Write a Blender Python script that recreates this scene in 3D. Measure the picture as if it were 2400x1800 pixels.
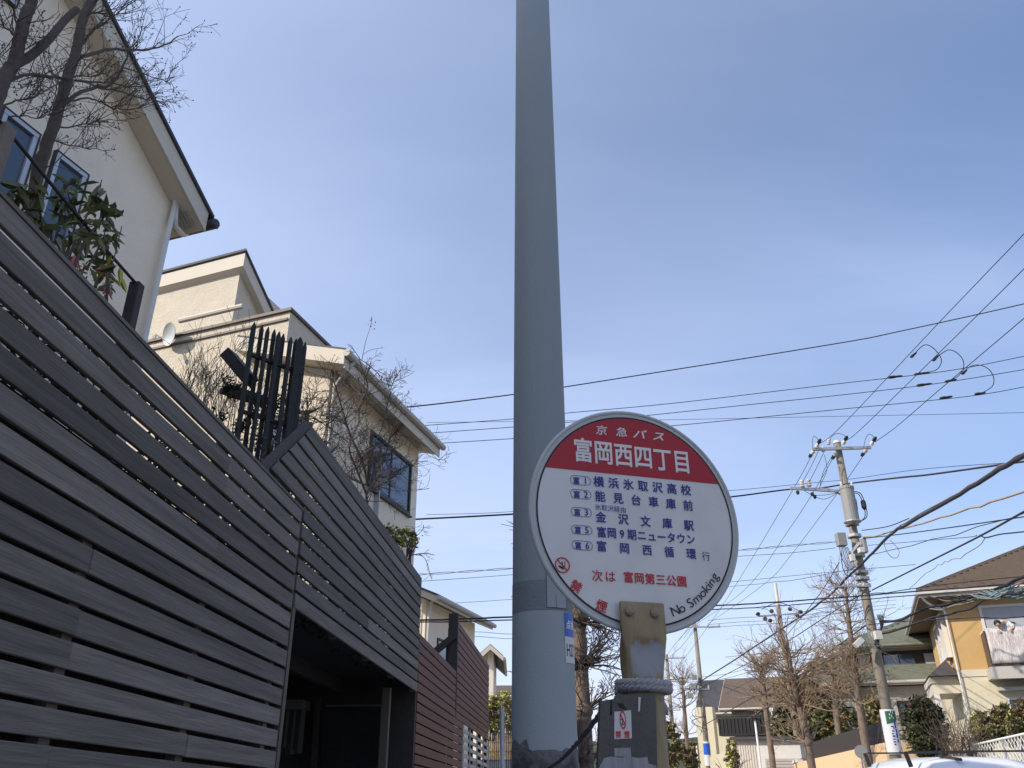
import bpy, math, random
from mathutils import Vector, Matrix, noise
random.seed(7)
rnd = random.random
def ru(a, b): return a + (b-a)*random.random()
S = bpy.context.scene
for o in list(bpy.data.objects): bpy.data.objects.remove(o)

# ------------------------------------------------------------------ camera
F = 1900.0; PITCH = math.atan(F/4050.0); ROLL = math.radians(-0.28); EYE = Vector((0, 0, 1.6))
cp, sp = math.cos(PITCH), math.sin(PITCH); cr, sr = math.cos(ROLL), math.sin(ROLL)
_r, _u, FW = Vector((1,0,0)), Vector((0,-sp,cp)), Vector((0,cp,sp))
RI = _r*cr + _u*sr; UP = _u*cr - _r*sr
cam_d = bpy.data.cameras.new('camera'); cam = bpy.data.objects.new('camera', cam_d); S.collection.objects.link(cam)
cam.matrix_world = Matrix(((RI.x,UP.x,-FW.x,EYE.x),(RI.y,UP.y,-FW.y,EYE.y),(RI.z,UP.z,-FW.z,EYE.z),(0,0,0,1)))
cam_d.sensor_width = 36.0; cam_d.lens = 36.0*F/2400.0; cam_d.clip_end = 5000; cam_d.clip_start = 0.05
S.camera = cam

# ------------------------------------------------------------------ light
SUN_AZ = Vector((-0.92, -0.39, 0)).normalized(); SUN_EL = math.radians(32)
SD = Vector((SUN_AZ.x*math.cos(SUN_EL), SUN_AZ.y*math.cos(SUN_EL), math.sin(SUN_EL)))   # towards the sun
sun_d = bpy.data.lights.new('sun', 'SUN'); sun = bpy.data.objects.new('sun', sun_d); S.collection.objects.link(sun)
sun_d.energy = 3.9; sun_d.angle = math.radians(0.5); sun_d.color = (1.0, 0.90, 0.76)
sun.rotation_euler = SD.to_track_quat('Z', 'Y').to_euler()
sun.location = (0, 0, 40)
W = bpy.data.worlds.new('World'); S.world = W; W.use_nodes = True
nt = W.node_tree; nt.nodes.clear()
def N(t, typ, **kw):
    n = t.nodes.new(typ)
    for k, v in kw.items(): setattr(n, k, v)
    return n
out = N(nt, 'ShaderNodeOutputWorld'); bg = N(nt, 'ShaderNodeBackground'); bg.inputs[1].default_value = 0.15
sky = N(nt, 'ShaderNodeTexSky', sky_type='NISHITA'); sky.sun_disc = False
sky.sun_elevation = SUN_EL; sky.sun_rotation = math.atan2(SUN_AZ.x, SUN_AZ.y); sky.air_density = 1.0; sky.dust_density = 1.0; sky.ozone_density = 2.2
tc = N(nt, 'ShaderNodeTexCoord'); sx = N(nt, 'ShaderNodeSeparateXYZ'); nt.links.new(tc.outputs['Generated'], sx.inputs[0])
def math_n(t, op, a, b=None, clamp=False):
    n = N(t, 'ShaderNodeMath', operation=op); n.use_clamp = clamp
    for i, v in enumerate((a, b)):
        if v is None: continue
        if isinstance(v, (int, float)): n.inputs[i].default_value = v
        else: t.links.new(v, n.inputs[i])
    return n.outputs[0]
zz = math_n(nt, 'ADD', math_n(nt, 'MAXIMUM', sx.outputs[2], 0.0), 0.16)
cx = math_n(nt, 'DIVIDE', sx.outputs[0], zz); cy = math_n(nt, 'DIVIDE', sx.outputs[1], zz)
cb = N(nt, 'ShaderNodeCombineXYZ'); nt.links.new(cx, cb.inputs[0]); nt.links.new(cy, cb.inputs[1])
def cloud(scale, rot, sc, det, lo, hi, dist=0.6, w=0.0):
    mp = N(nt, 'ShaderNodeMapping'); mp.inputs['Rotation'].default_value = (0,0,math.radians(rot)); mp.inputs['Scale'].default_value = sc
    mp.inputs['Location'].default_value = (w, w*.7, 0)
    nt.links.new(cb.outputs[0], mp.inputs[0])
    nz = N(nt, 'ShaderNodeTexNoise'); nz.inputs['Scale'].default_value = scale; nz.inputs['Detail'].default_value = det
    nz.inputs['Distortion'].default_value = dist; nt.links.new(mp.outputs[0], nz.inputs['Vector'])
    mr = N(nt, 'ShaderNodeMapRange'); mr.interpolation_type = 'SMOOTHSTEP'; mr.inputs[1].default_value = lo; mr.inputs[2].default_value = hi
    nt.links.new(nz.outputs[0], mr.inputs[0]); return mr.outputs[0]
c1 = cloud(0.75, 30, (0.7, 1.2, 1), 5, 0.34, 0.70, 0.25, 3.1)
c2 = cloud(1.6, -62, (0.30, 1.5, 1), 8, 0.50, 0.82, 0.15, 7.7)
cm = math_n(nt, 'ADD', math_n(nt, 'MULTIPLY', c1, 0.17), math_n(nt, 'MULTIPLY', c2, 0.13))
veil = math_n(nt, 'MULTIPLY', math_n(nt, 'POWER', math_n(nt, 'SUBTRACT', 1.0, math_n(nt, 'MAXIMUM', sx.outputs[2], 0.0)), 3.0), 0.40)
cm = math_n(nt, 'ADD', math_n(nt, 'ADD', cm, veil), 0.34, True)
dp = N(nt, 'ShaderNodeVectorMath', operation='DOT_PRODUCT'); nt.links.new(tc.outputs['Generated'], dp.inputs[0]); dp.inputs[1].default_value = SUN_AZ
glow = math_n(nt, 'MULTIPLY', math_n(nt, 'ADD', dp.outputs['Value'], 0.10), 0.36)      # thin haze is brighter towards the sun
cm = math_n(nt, 'MAXIMUM', math_n(nt, 'ADD', cm, glow, True), 0.02)
mx = N(nt, 'ShaderNodeMix', data_type='RGBA'); nt.links.new(cm, mx.inputs[0])
hs = N(nt, 'ShaderNodeHueSaturation'); hs.inputs['Saturation'].default_value = 1.26; hs.inputs['Value'].default_value = 1.0; nt.links.new(sky.outputs[0], hs.inputs['Color']); tn = N(nt, 'ShaderNodeMix', data_type='RGBA'); tn.blend_type = 'MULTIPLY'; tn.inputs[0].default_value = 1.0; nt.links.new(hs.outputs[0], tn.inputs[6]); tn.inputs[7].default_value = (1.17, .90, .88, 1); nt.links.new(tn.outputs[2], mx.inputs[6])
mx.inputs[7].default_value = (4.7, 5.45, 7.4, 1)
nt.links.new(mx.outputs[2], bg.inputs[0]); nt.links.new(bg.outputs[0], out.inputs[0])
S.view_settings.view_transform = 'Standard'; S.view_settings.look = 'None'; S.view_settings.exposure = 0.30; S.view_settings.gamma = 1.0
S.view_settings.use_curve_mapping = False

# ------------------------------------------------------------------ surveying helpers: sight lines of the photograph cut with real planes
def ray(px, py): return RI*(px-1200) + UP*(900-py) + FW*F
def on(px, py, n, c):
    d = ray(px, py); return EYE + d*((c - n.dot(EYE))/n.dot(d))
def atY(px, py, y):
    d = ray(px, py); return EYE + d*(y/d.y)
def az(a): a = math.radians(a); return Vector((math.sin(a), math.cos(a), 0))
def rightof(e): return Vector((e.y, -e.x, 0))
Z = Vector((0,0,1))
RD = az(4.715); RN = rightof(RD); GR = -0.0455; FP = 2.0       # road direction, its right-hand side, grade, fence distance
def gz(x, y):
    u = x*RD.x + y*RD.y
    u = max(-25.0, min(u, 110.0)); return GR*u
def RU(u, w, z=0.0):      # road frame: u along, w to the right of the fence line, z above the road surface
    p = RD*u + RN*(w-FP); return Vector((p.x, p.y, gz(p.x, p.y) + z))

# ------------------------------------------------------------------ mesh building
class MB:
    def __init__(s): s.v = []; s.f = []; s.sm = False
    def quad(s, *p):
        i = len(s.v); s.v += [Vector(q) for q in p]; s.f.append(tuple(range(i, i+len(p)))); return s
    def prism(s, poly, d):
        n = len(poly); i = len(s.v); d = Vector(d); P = [Vector(q) for q in poly]
        nn = Vector((0,0,0))
        for k in range(n): nn += P[k].cross(P[(k+1)%n])
        if nn.dot(d) > 0: P.reverse()
        s.v += P + [q+d for q in P]
        s.f.append(tuple(range(i, i+n))); s.f.append(tuple(range(i+2*n-1, i+n-1, -1)))
        for k in range(n):
            a, b = i+k, i+(k+1)%n; s.f.append((b, a, a+n, b+n))
        return s
    def box(s, c, sz, ex=Vector((1,0,0)), ey=None, ez=Z):
        ex = Vector(ex); ez = Vector(ez); ey = ez.cross(ex) if ey is None else Vector(ey); c = Vector(c)
        hx, hy, hz = ex*sz[0]/2, ey*sz[1]/2, ez*sz[2]/2
        return s.prism([c-hx-hy-hz, c+hx-hy-hz, c+hx+hy-hz, c-hx+hy-hz], hz*2)
    def bar(s, a, b, w, h, up=Z):
        a = Vector(a); b = Vector(b); d = (b-a).normalized(); x = d.cross(up)
        if x.length < 1e-4: x = d.cross(Vector((0,1,0)))
        x.normalize(); y = x.cross(d)
        return s.prism([a-x*w/2-y*h/2, a+x*w/2-y*h/2, a+x*w/2+y*h/2, a-x*w/2+y*h/2], b-a)
    def tube(s, pts, rad, n=6, cap=True):
        pts = [Vector(p) for p in pts]; m = len(pts)
        if not isinstance(rad, (list, tuple)): rad = [rad]*m
        i0 = len(s.v); ref = None
        for k in range(m):
            d = (pts[min(k+1, m-1)] - pts[max(k-1, 0)]).normalized()
            if ref is None:
                ref = d.cross(Z)
                if ref.length < 0.05: ref = d.cross(Vector((0,1,0)))
            x = (ref - d*ref.dot(d))
            if x.length < 1e-5: x = d.orthogonal()
            x.normalize(); ref = x; y = d.cross(x)
            for j in range(n):
                a = 2*math.pi*j/n; s.v.append(pts[k] + x*(math.cos(a)*rad[k]) + y*(math.sin(a)*rad[k]))
        for k in range(m-1):
            for j in range(n):
                a = i0+k*n+j; b = i0+k*n+(j+1)%n; s.f.append((a, b, b+n, a+n))
        if cap:
            s.f.append(tuple(range(i0+n-1, i0-1, -1))); s.f.append(tuple(range(i0+(m-1)*n, i0+m*n)))
        return s
    def lathe(s, c, prof, n=12, axis=Z):   # prof: (radius, height)
        axis = Vector(axis).normalized(); x = axis.orthogonal().normalized(); y = axis.cross(x); c = Vector(c); i0 = len(s.v)
        for r, h in prof:
            for j in range(n):
                a = 2*math.pi*j/n; s.v.append(c + axis*h + x*(math.cos(a)*r) + y*(math.sin(a)*r))
        for k in range(len(prof)-1):
            for j in range(n):
                a = i0+k*n+j; b = i0+k*n+(j+1)%n; s.f.append((a, b, b+n, a+n))
        s.f.append(tuple(range(i0+n-1, i0-1, -1))); m = len(prof); s.f.append(tuple(range(i0+(m-1)*n, i0+m*n)))
        return s
    def build(s, name, mat, parent=None, loc=None, smooth=False, bevel=0.0, **tags):
        if parent is not None: org = WO[parent.name]
        else: org = Vector(loc) if loc is not None else Vector((sum(v.x for v in s.v)/len(s.v), sum(v.y for v in s.v)/len(s.v), min(v.z for v in s.v)))
        me = bpy.data.meshes.new(name); me.from_pydata([tuple(v-org) for v in s.v], [], s.f); me.update()
        if smooth:
            for p in me.polygons: p.use_smooth = True
        me.materials.append(mat); o = bpy.data.objects.new(name, me); S.collection.objects.link(o)
        if parent is not None: o.parent = parent
        else: o.location = org
        WO[o.name] = org
        if bevel:
            b = o.modifiers.new('bevel', 'BEVEL'); b.width = bevel; b.segments = 1; b.limit_method = 'ANGLE'
        for k, v in tags.items(): o[k] = v
        return o
WO = {}
def thing(name, label, cat, loc, group=None):
    o = bpy.data.objects.new(name, None); S.collection.objects.link(o); o.location = Vector(loc); WO[o.name] = Vector(loc)
    o.empty_display_size = 0.1; o['label'] = label; o['category'] = cat
    if group: o['group'] = group
    return o
def tag(o, label=None, cat=None, group=None, kind=None):
    for k, v in (('label', label), ('category', cat), ('group', group), ('kind', kind)):
        if v: o[k] = v
    return o
def share(o, name, d, parent=None):     # a copy sharing the mesh, moved by d
    c = o.copy(); S.collection.objects.link(c); c.name = name; c.location = o.location + Vector(d)
    if parent is not None: c.parent = parent
    return c
def smooth_pts(P, k=5):
    P = [Vector(p) for p in P]; 
    if len(P) < 3: return P
    R = []
    for i in range(len(P)-1):
        a = P[max(i-1,0)]; b = P[i]; c = P[i+1]; d = P[min(i+2, len(P)-1)]
        for j in range(k):
            t = j/k; R.append(0.5*((2*b) + (c-a)*t + (2*a-5*b+4*c-d)*t*t + (3*b-a-3*c+d)*t**3))
    R.append(P[-1]); return R

# ------------------------------------------------------------------ materials
MATS = {}
def mat(name, col, rough=0.7, var=0.12, scale=6.0, bump=0.15, bscale=60.0, metal=0.0, spec=0.4, stretch=None, shear=False, col2=None, v2=0.0, s2=2.0, rnd_tint=0.0, rot=None, emit=None):
    if name in MATS: return MATS[name]
    m = bpy.data.materials.new(name); m.use_nodes = True; t = m.node_tree; b = t.nodes['Principled BSDF']
    b.inputs['Roughness'].default_value = rough; b.inputs['Metallic'].default_value = metal; b.inputs['Specular IOR Level'].default_value = spec
    tcn = N(t, 'ShaderNodeTexCoord'); mp = N(t, 'ShaderNodeMapping'); t.links.new(tcn.outputs['Object'], mp.inputs[0])
    if shear:      # grain follows boards that run down the street
        cbx = N(t, 'ShaderNodeCombineXYZ'); t.links.new(cbx.outputs[0], mp.inputs[0])
        for i_, v_ in enumerate(((RN.x,RN.y,0), (RD.x,RD.y,0), (-GR*RD.x,-GR*RD.y,1))):
            dn = N(t, 'ShaderNodeVectorMath', operation='DOT_PRODUCT'); t.links.new(tcn.outputs['Object'], dn.inputs[0]); dn.inputs[1].default_value = v_; t.links.new(dn.outputs['Value'], cbx.inputs[i_])
    if stretch: mp.inputs['Scale'].default_value = stretch
    if rot: mp.inputs['Rotation'].default_value = rot
    if rnd_tint:
        oi = N(t, 'ShaderNodeObjectInfo'); ml = N(t, 'ShaderNodeVectorMath', operation='SCALE'); ml.inputs[0].default_value = (13, 37, 71)
        t.links.new(oi.outputs['Random'], ml.inputs['Scale']); t.links.new(ml.outputs[0], mp.inputs['Location'])
    nz = N(t, 'ShaderNodeTexNoise'); nz.inputs['Scale'].default_value = scale; nz.inputs['Detail'].default_value = 6; nz.inputs['Roughness'].default_value = 0.65
    t.links.new(mp.outputs[0], nz.inputs['Vector'])
    f = math_n(t, 'ADD', math_n(t, 'MULTIPLY', math_n(t, 'SUBTRACT', nz.outputs[0], 0.5), var*4), 1.0)
    if rnd_tint: f = math_n(t, 'MULTIPLY', f, math_n(t, 'ADD', math_n(t, 'MULTIPLY', oi.outputs['Random'], rnd_tint*2), 1-rnd_tint))
    base = N(t, 'ShaderNodeRGB'); base.outputs[0].default_value = (*col, 1); bo = base.outputs[0]
    if col2 is not None:
        n2 = N(t, 'ShaderNodeTexNoise'); n2.inputs['Scale'].default_value = s2; n2.inputs['Detail'].default_value = 5; t.links.new(mp.outputs[0], n2.inputs['Vector'])
        mr = N(t, 'ShaderNodeMapRange'); mr.inputs[1].default_value = 0.45; mr.inputs[2].default_value = 0.68; mr.inputs[4].default_value = v2; t.links.new(n2.outputs[0], mr.inputs[0])
        mm = N(t, 'ShaderNodeMix', data_type='RGBA'); t.links.new(mr.outputs[0], mm.inputs[0]); t.links.new(bo, mm.inputs[6]); mm.inputs[7].default_value = (*col2, 1); bo = mm.outputs[2]
    vs = N(t, 'ShaderNodeVectorMath', operation='SCALE'); t.links.new(bo, vs.inputs[0]); t.links.new(f, vs.inputs['Scale']); t.links.new(vs.outputs[0], b.inputs['Base Color'])
    if bump:
        nb = N(t, 'ShaderNodeTexNoise'); nb.inputs['Scale'].default_value = bscale; nb.inputs['Detail'].default_value = 5; t.links.new(mp.outputs[0], nb.inputs['Vector'])
        bn = N(t, 'ShaderNodeBump'); bn.inputs['Strength'].default_value = bump; bn.inputs['Distance'].default_value = 0.02
        t.links.new(nb.outputs[0], bn.inputs['Height']); t.links.new(bn.outputs[0], b.inputs['Normal'])
    MATS[name] = m; return m
def glass_mat(name, col=(0.05,0.07,0.10), rough=0.06):
    if name in MATS: return MATS[name]
    m = mat(name, col, rough=rough, var=0.05, bump=0.02, bscale=2.0, spec=1.0); return m

M_asphalt = mat('asphalt', (0.055,0.055,0.058), 0.9, 0.12, 30, 0.5, 200)
M_pave = mat('pavement_concrete', (0.42,0.40,0.37), 0.9, 0.1, 8, 0.3, 120)
M_kerb = mat('kerb_concrete', (0.36,0.35,0.33), 0.9, 0.1, 8, 0.3, 80)
M_soil = mat('garden_soil', (0.06,0.045,0.03), 1.0, 0.25, 9, 0.8, 40)
M_earth = mat('earth', (0.14,0.13,0.07), 1.0, 0.3, 0.4, 0.6, 6)
M_line = mat('road_paint', (0.72,0.72,0.70), 0.8, 0.08, 20, 0.2, 90)
M_board = mat('weathered_grey_board', (0.168,0.148,0.130), 0.75, 0.40, 1.6, 0.30, 5.0, stretch=(24,0.9,24), shear=True, col2=(0.105,0.098,0.078), v2=0.85, s2=0.35, rnd_tint=0.30)
M_batten = mat('fence_batten', (0.16,0.14,0.11), 0.8, 0.15, 12, 0.3, 50)
M_brown = mat('red_brown_board', (0.142,0.048,0.031), 0.6, 0.15, 3.0, 0.3, 9.0, stretch=(14,0.55,14), shear=True, rnd_tint=0.10)
M_darkwood = mat('dark_wood', (0.045,0.038,0.035), 0.7, 0.2, 8, 0.4, 40)
M_postwood = mat('brown_post', (0.105,0.085,0.065), 0.7, 0.15, 6, 0.4, 30, stretch=(1,1,0.15))
M_black = mat('black_stained_wood', (0.017,0.017,0.018), 0.6, 0.2, 10, 0.4, 40)
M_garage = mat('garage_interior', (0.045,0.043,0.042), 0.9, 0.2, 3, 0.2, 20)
M_stucco1 = mat('cream_stucco', (0.87,0.775,0.62), 0.9, 0.05, 2.2, 0.5, 70, col2=(0.72,0.66,0.57), v2=0.5, s2=0.8)
M_stucco2 = mat('rough_cream_stucco', (0.60,0.545,0.43), 0.9, 0.10, 3.5, 0.9, 22, col2=(0.62,0.54,0.43), v2=0.6, s2=1.2)
M_fascia = mat('cream_fascia', (0.60,0.55,0.45), 0.7, 0.05, 2, 0.1, 20)
M_soffit = mat('soffit_beige', (0.66,0.58,0.45), 0.8, 0.05, 2, 0.1, 20)
M_roofdark = mat('dark_slate_roof', (0.065,0.062,0.068), 0.7, 0.15, 4, 0.3, 30)
M_rooftrim = mat('brown_roof_trim', (0.13,0.105,0.09), 0.6, 0.1, 3, 0.1, 20)
M_wpvc = mat('white_plastic', (0.66,0.65,0.62), 0.5, 0.05, 4, 0.05, 20)
M_gutter = mat('beige_gutter', (0.46,0.44,0.39), 0.5, 0.08, 3, 0.05, 20)
M_alu = mat('aluminium_frame', (0.50,0.52,0.56), 0.4, 0.05, 5, 0.05, 30, metal=0.3)
M_dframe = mat('dark_bronze_frame', (0.035,0.03,0.03), 0.5, 0.1, 5, 0.05, 30)
M_glass = glass_mat('window_glass', (0.045,0.07,0.11), 0.05)
M_curtain = mat('pale_curtain', (0.40,0.42,0.45), 0.9, 0.1, 5, 0.2, 12, stretch=(6,6,0.3))
M_bark = mat('grey_brown_bark', (0.105,0.085,0.072), 0.9, 0.25, 14, 0.9, 45, stretch=(1,1,0.4))
M_bark2 = mat('plane_bark', (0.19,0.145,0.11), 0.9, 0.3, 10, 0.9, 30, stretch=(1,1,0.5), col2=(0.09,0.07,0.055), v2=0.8, s2=6)
M_twig = mat('twig_bark', (0.11,0.085,0.07), 0.9, 0.2, 20, 0, 0)
M_twigsun = mat('sunlit_twig_bark', (0.27,0.20,0.135), 0.9, 0.2, 20, 0, 0)  # lighter copy of the twig bark, sunlight put into its colour
M_leafd = mat('dark_leaf', (0.080,0.090,0.036), 0.45, 0.25, 18, 0.1, 60, rnd_tint=0.35)
M_leafs = mat('shrub_leaf', (0.125,0.150,0.055), 0.4, 0.25, 18, 0.1, 60, rnd_tint=0.4)
M_leafy = mat('yellow_leaf', (0.46,0.45,0.08), 0.5, 0.2, 18, 0.1, 60, rnd_tint=0.25)
M_leafm = mat('hedge_leaf', (0.175,0.155,0.065), 0.5, 0.45, 2.2, 0.1, 60)
M_leafr = mat('reddish_leaf', (0.15,0.075,0.045), 0.5, 0.3, 5, 0.1, 60)
M_flower = mat('pink_flower', (0.55,0.20,0.16), 0.6, 0.2, 18, 0, 0)
M_orange = mat('orange_fruit', (0.42,0.17,0.03), 0.6, 0.2, 18, 0, 0)
M_pole = mat('grey_concrete_pole', (0.275,0.318,0.335), 0.75, 0.06, 3.0, 0.25, 120, stretch=(1,1,0.25), col2=(0.245,0.28,0.295), v2=0.6, s2=3)
M_polec = mat('pale_concrete_pole', (0.22,0.195,0.16), 0.85, 0.18, 5, 0.3, 60, stretch=(1,1,0.3))
M_galv = mat('galvanised_steel', (0.42,0.43,0.44), 0.45, 0.1, 12, 0.05, 30, metal=0.5)
M_trafo = mat('transformer_grey', (0.25,0.25,0.24), 0.5, 0.06, 5, 0.05, 30)
M_porc = mat('white_porcelain', (0.58,0.57,0.53), 0.25, 0.05, 10, 0, 0)
M_rubber = mat('black_rubber', (0.02,0.02,0.022), 0.6, 0.1, 10, 0, 0)
M_wire = mat('black_wire', (0.022,0.022,0.028), 0.6, 0.1, 10, 0, 0)
M_wiregrey = mat('grey_cable', (0.20,0.19,0.17), 0.6, 0.15, 10, 0, 0)
M_teal = mat('teal_cable_wrap', (0.09,0.20,0.23), 0.5, 0.1, 10, 0, 0)
M_white = mat('white_enamel', (0.72,0.73,0.73), 0.35, 0.03, 4, 0.03, 20, col2=(0.55,0.56,0.56), v2=0.5, s2=6)
M_rim = mat('sign_rim', (0.50,0.53,0.53), 0.4, 0.05, 8, 0.05, 30)
M_red = mat('sign_red', (0.42,0.02,0.035), 0.4, 0.05, 4, 0.02, 20)
M_wtext = mat('white_lettering', (0.78,0.77,0.76), 0.4, 0.02, 4, 0, 0)
M_navy = mat('navy_lettering', (0.035,0.035,0.26), 0.4, 0.02, 4, 0, 0)
M_rtext = mat('red_lettering', (0.55,0.03,0.04), 0.4, 0.02, 4, 0, 0)
M_ktext = mat('black_lettering', (0.015,0.015,0.02), 0.5, 0.02, 4, 0, 0)
M_blue = mat('blue_sticker', (0.02,0.10,0.50), 0.4, 0.04, 8, 0, 0)
M_sticker = mat('white_sticker', (0.62,0.63,0.64), 0.5, 0.05, 10, 0, 0)
M_green = mat('green_sticker', (0.02,0.11,0.05), 0.5, 0.08, 10, 0, 0)
M_ochre = mat('worn_ochre_paint', (0.31,0.25,0.14), 0.5, 0.25, 9, 0.35, 40, stretch=(1.6,1.6,0.35), col2=(0.17,0.12,0.07), v2=0.75, s2=14)
M_bare = mat('worn_bare_steel', (0.33,0.33,0.34), 0.45, 0.25, 7, 0.2, 30, metal=0.3, stretch=(1.5,1.5,0.3), col2=(0.34,0.25,0.12), v2=0.8, s2=10)
M_rope = mat('white_rope', (0.46,0.46,0.48), 0.9, 0.1, 60, 0.6, 300)
M_roped = mat('grey_rope', (0.13,0.13,0.15), 0.9, 0.1, 60, 0.6, 300)
M_plate = mat('dark_grey_plate', (0.085,0.085,0.08), 0.55, 0.12, 9, 0.15, 60, col2=(0.13,0.125,0.11), v2=0.5, s2=8)
M_scratch = mat('scratched_plate', (0.30,0.31,0.33), 0.6, 0.35, 10, 0.3, 40, stretch=(6,6,0.6))
M_bolt = mat('rusty_bolt', (0.34,0.25,0.19), 0.5, 0.25, 60, 0.3, 200, metal=0.3)
M_orangewall = mat('orange_plaster', (0.55,0.36,0.155), 0.85, 0.07, 2, 0.3, 30)
M_yellowwall = mat('pale_yellow_plaster', (0.62,0.58,0.43), 0.85, 0.06, 2, 0.4, 20)
M_tile = mat('brown_roof_tiles', (0.125,0.095,0.072), 0.8, 0.18, 6, 0.3, 30)
M_gtile = mat('green_roof_tiles', (0.165,0.18,0.14), 0.7, 0.15, 6, 0.3, 30)
M_peach = mat('peach_wall', (0.72,0.50,0.30), 0.85, 0.05, 2, 0.4, 20)
M_paint = mat('white_car_paint', (0.76,0.78,0.80), 0.18, 0.01, 2, 0, 0, spec=0.7)
M_stone = mat('rubble_stone', (0.30,0.28,0.25), 0.9, 0.35, 7, 1.0, 14)
M_futon = mat('patterned_futon', (0.56,0.53,0.50), 0.9, 0.5, 9, 0.5, 12, col2=(0.40,0.32,0.34), v2=0.7, s2=6, stretch=(3.5,3.5,.7))
M_skin = mat('skin', (0.50,0.32,0.23), 0.6, 0.05, 10, 0, 0)
M_hair = mat('black_hair', (0.012,0.010,0.010), 0.6, 0.2, 40, 0.3, 80)
M_shirt = mat('white_shirt', (0.70,0.70,0.72), 0.9, 0.05, 10, 0.3, 30)
M_lattice = mat('grey_white_lattice', (0.42,0.43,0.42), 0.5, 0.05, 10, 0, 0)
M_whitef = mat('white_mesh_fence', (0.72,0.72,0.70), 0.5, 0.05, 10, 0, 0)
M_greywall = mat('grey_plaster', (0.42,0.40,0.38), 0.9, 0.08, 2, 0.4, 20)
M_hill = mat('wooded_hill', (0.06,0.065,0.04), 1.0, 0.4, 0.15, 1.0, 1.2)

# ------------------------------------------------------------------ the setting
def ground_patch(name, us, ws, z, m, **tags):
    mb = MB(); nu, nw = len(us), len(ws)
    for u in us:
        for w in ws: mb.v.append(RU(u, w, z(u, w) if callable(z) else z))
    for i in range(nu-1):
        for j in range(nw-1):
            a = i*nw+j; mb.f.append((a, a+1, a+nw+1, a+nw))
    return mb.build(name, m, kind='structure', **tags)
USG = [-600,-200,-60,-25,0,25,60,110,200,600,1500]
ground_patch('ground', USG, [-800,-200,-40,-10,0,12,40,200,800], lambda u, w: -0.16, M_earth)
ground_patch('road', [-60,-25,0,20,40,60,80,110], [2.6,8.6], -0.12, M_asphalt)
def strip(name, u0, u1, w0, w1, z0, z1, m):
    mb = MB(); step = [u0] + [u for u in (-25, 110) if u0 < u < u1] + [u1]
    for a, b in zip(step[:-1], step[1:]):
        P = [RU(a,w0,z0), RU(a,w1,z0), RU(a,w1,z1), RU(a,w0,z1)]; Q = [RU(b,w0,z0), RU(b,w1,z0), RU(b,w1,z1), RU(b,w0,z1)]
        mb.quad(P[3],P[2],Q[2],Q[3]); mb.quad(P[0],P[3],Q[3],Q[0]); mb.quad(P[2],P[1],Q[1],Q[2]); mb.quad(*P); mb.quad(*Q[::-1])
    return mb.build(name, m, kind='structure')
strip('left_pavement', -60, 110, -0.05, 2.45, -0.3, 0.0, M_pave)
strip('left_kerb', -60, 110, 2.452, 2.6, -0.3, 0.006, M_kerb)
strip('right_pavement', -60, 110, 8.752, 11.7, -0.3, 0.0, M_pave)
strip('right_kerb', -60, 110, 8.6, 8.75, -0.3, 0.006, M_kerb)
for w in (2.85, 8.35): ground_patch('road_edge_line', [-60,-25,0,110], [w-.07,w+.07], -0.115, M_line)
ground_patch('centre_line', [-60,-25,0,110], [5.53,5.67], -0.115, M_line)
# raised plots behind the fences
def plot(name, poly, z0, z1, m):
    return MB().prism([Vector((x,y,z0)) for x, y in poly], (0,0,z1-z0)).build(name, m, kind='structure')
def rp(u, w): q = RU(u, w); return (q.x, q.y)
plot('left_terrace', [rp(-14,-0.9), rp(5.55,-0.9), rp(5.55,-40), rp(-14,-40)], -1.5, 1.9, M_soil)
plot('left_terrace', [rp(5.55,-6.6), rp(45,-6.6), rp(45,-40), rp(5.55,-40)], -3.0, 1.2, M_soil)
plot('right_terrace', [rp(20,12.1), rp(75,12.1), rp(75,60), rp(20,60)], -5.0, 1.55, M_kerb)
plot('left_terrace', [rp(28.6,-0.35), rp(62,-0.35), rp(62,-25), rp(28.6,-25)], -5.0, 1.75, M_kerb)
# distant wooded ridge
mb = MB(); nx = 120
for k in range(3):
    for i in range(nx+1):
        x = -320 + 640*i/nx; h = 9 + 7*noise.noise(Vector((x*0.012, 3.1, 0))) + 2.6*noise.noise(Vector((x*0.11, 9.7, 0))) + 1.2*noise.noise(Vector((x*0.5, 2.2, 0)))
        mb.v.append(Vector((x, 215 + k*22 + 5*noise.noise(Vector((x*.3, k, 0))), [-6.5, h*0.62-2, h-2][k])))
for k in range(2):
    for i in range(nx):
        a = k*(nx+1)+i; mb.f.append((a, a+1, a+nx+2, a+nx+1))
mb.build('hills', M_hill, kind='structure', smooth=True)

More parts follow.
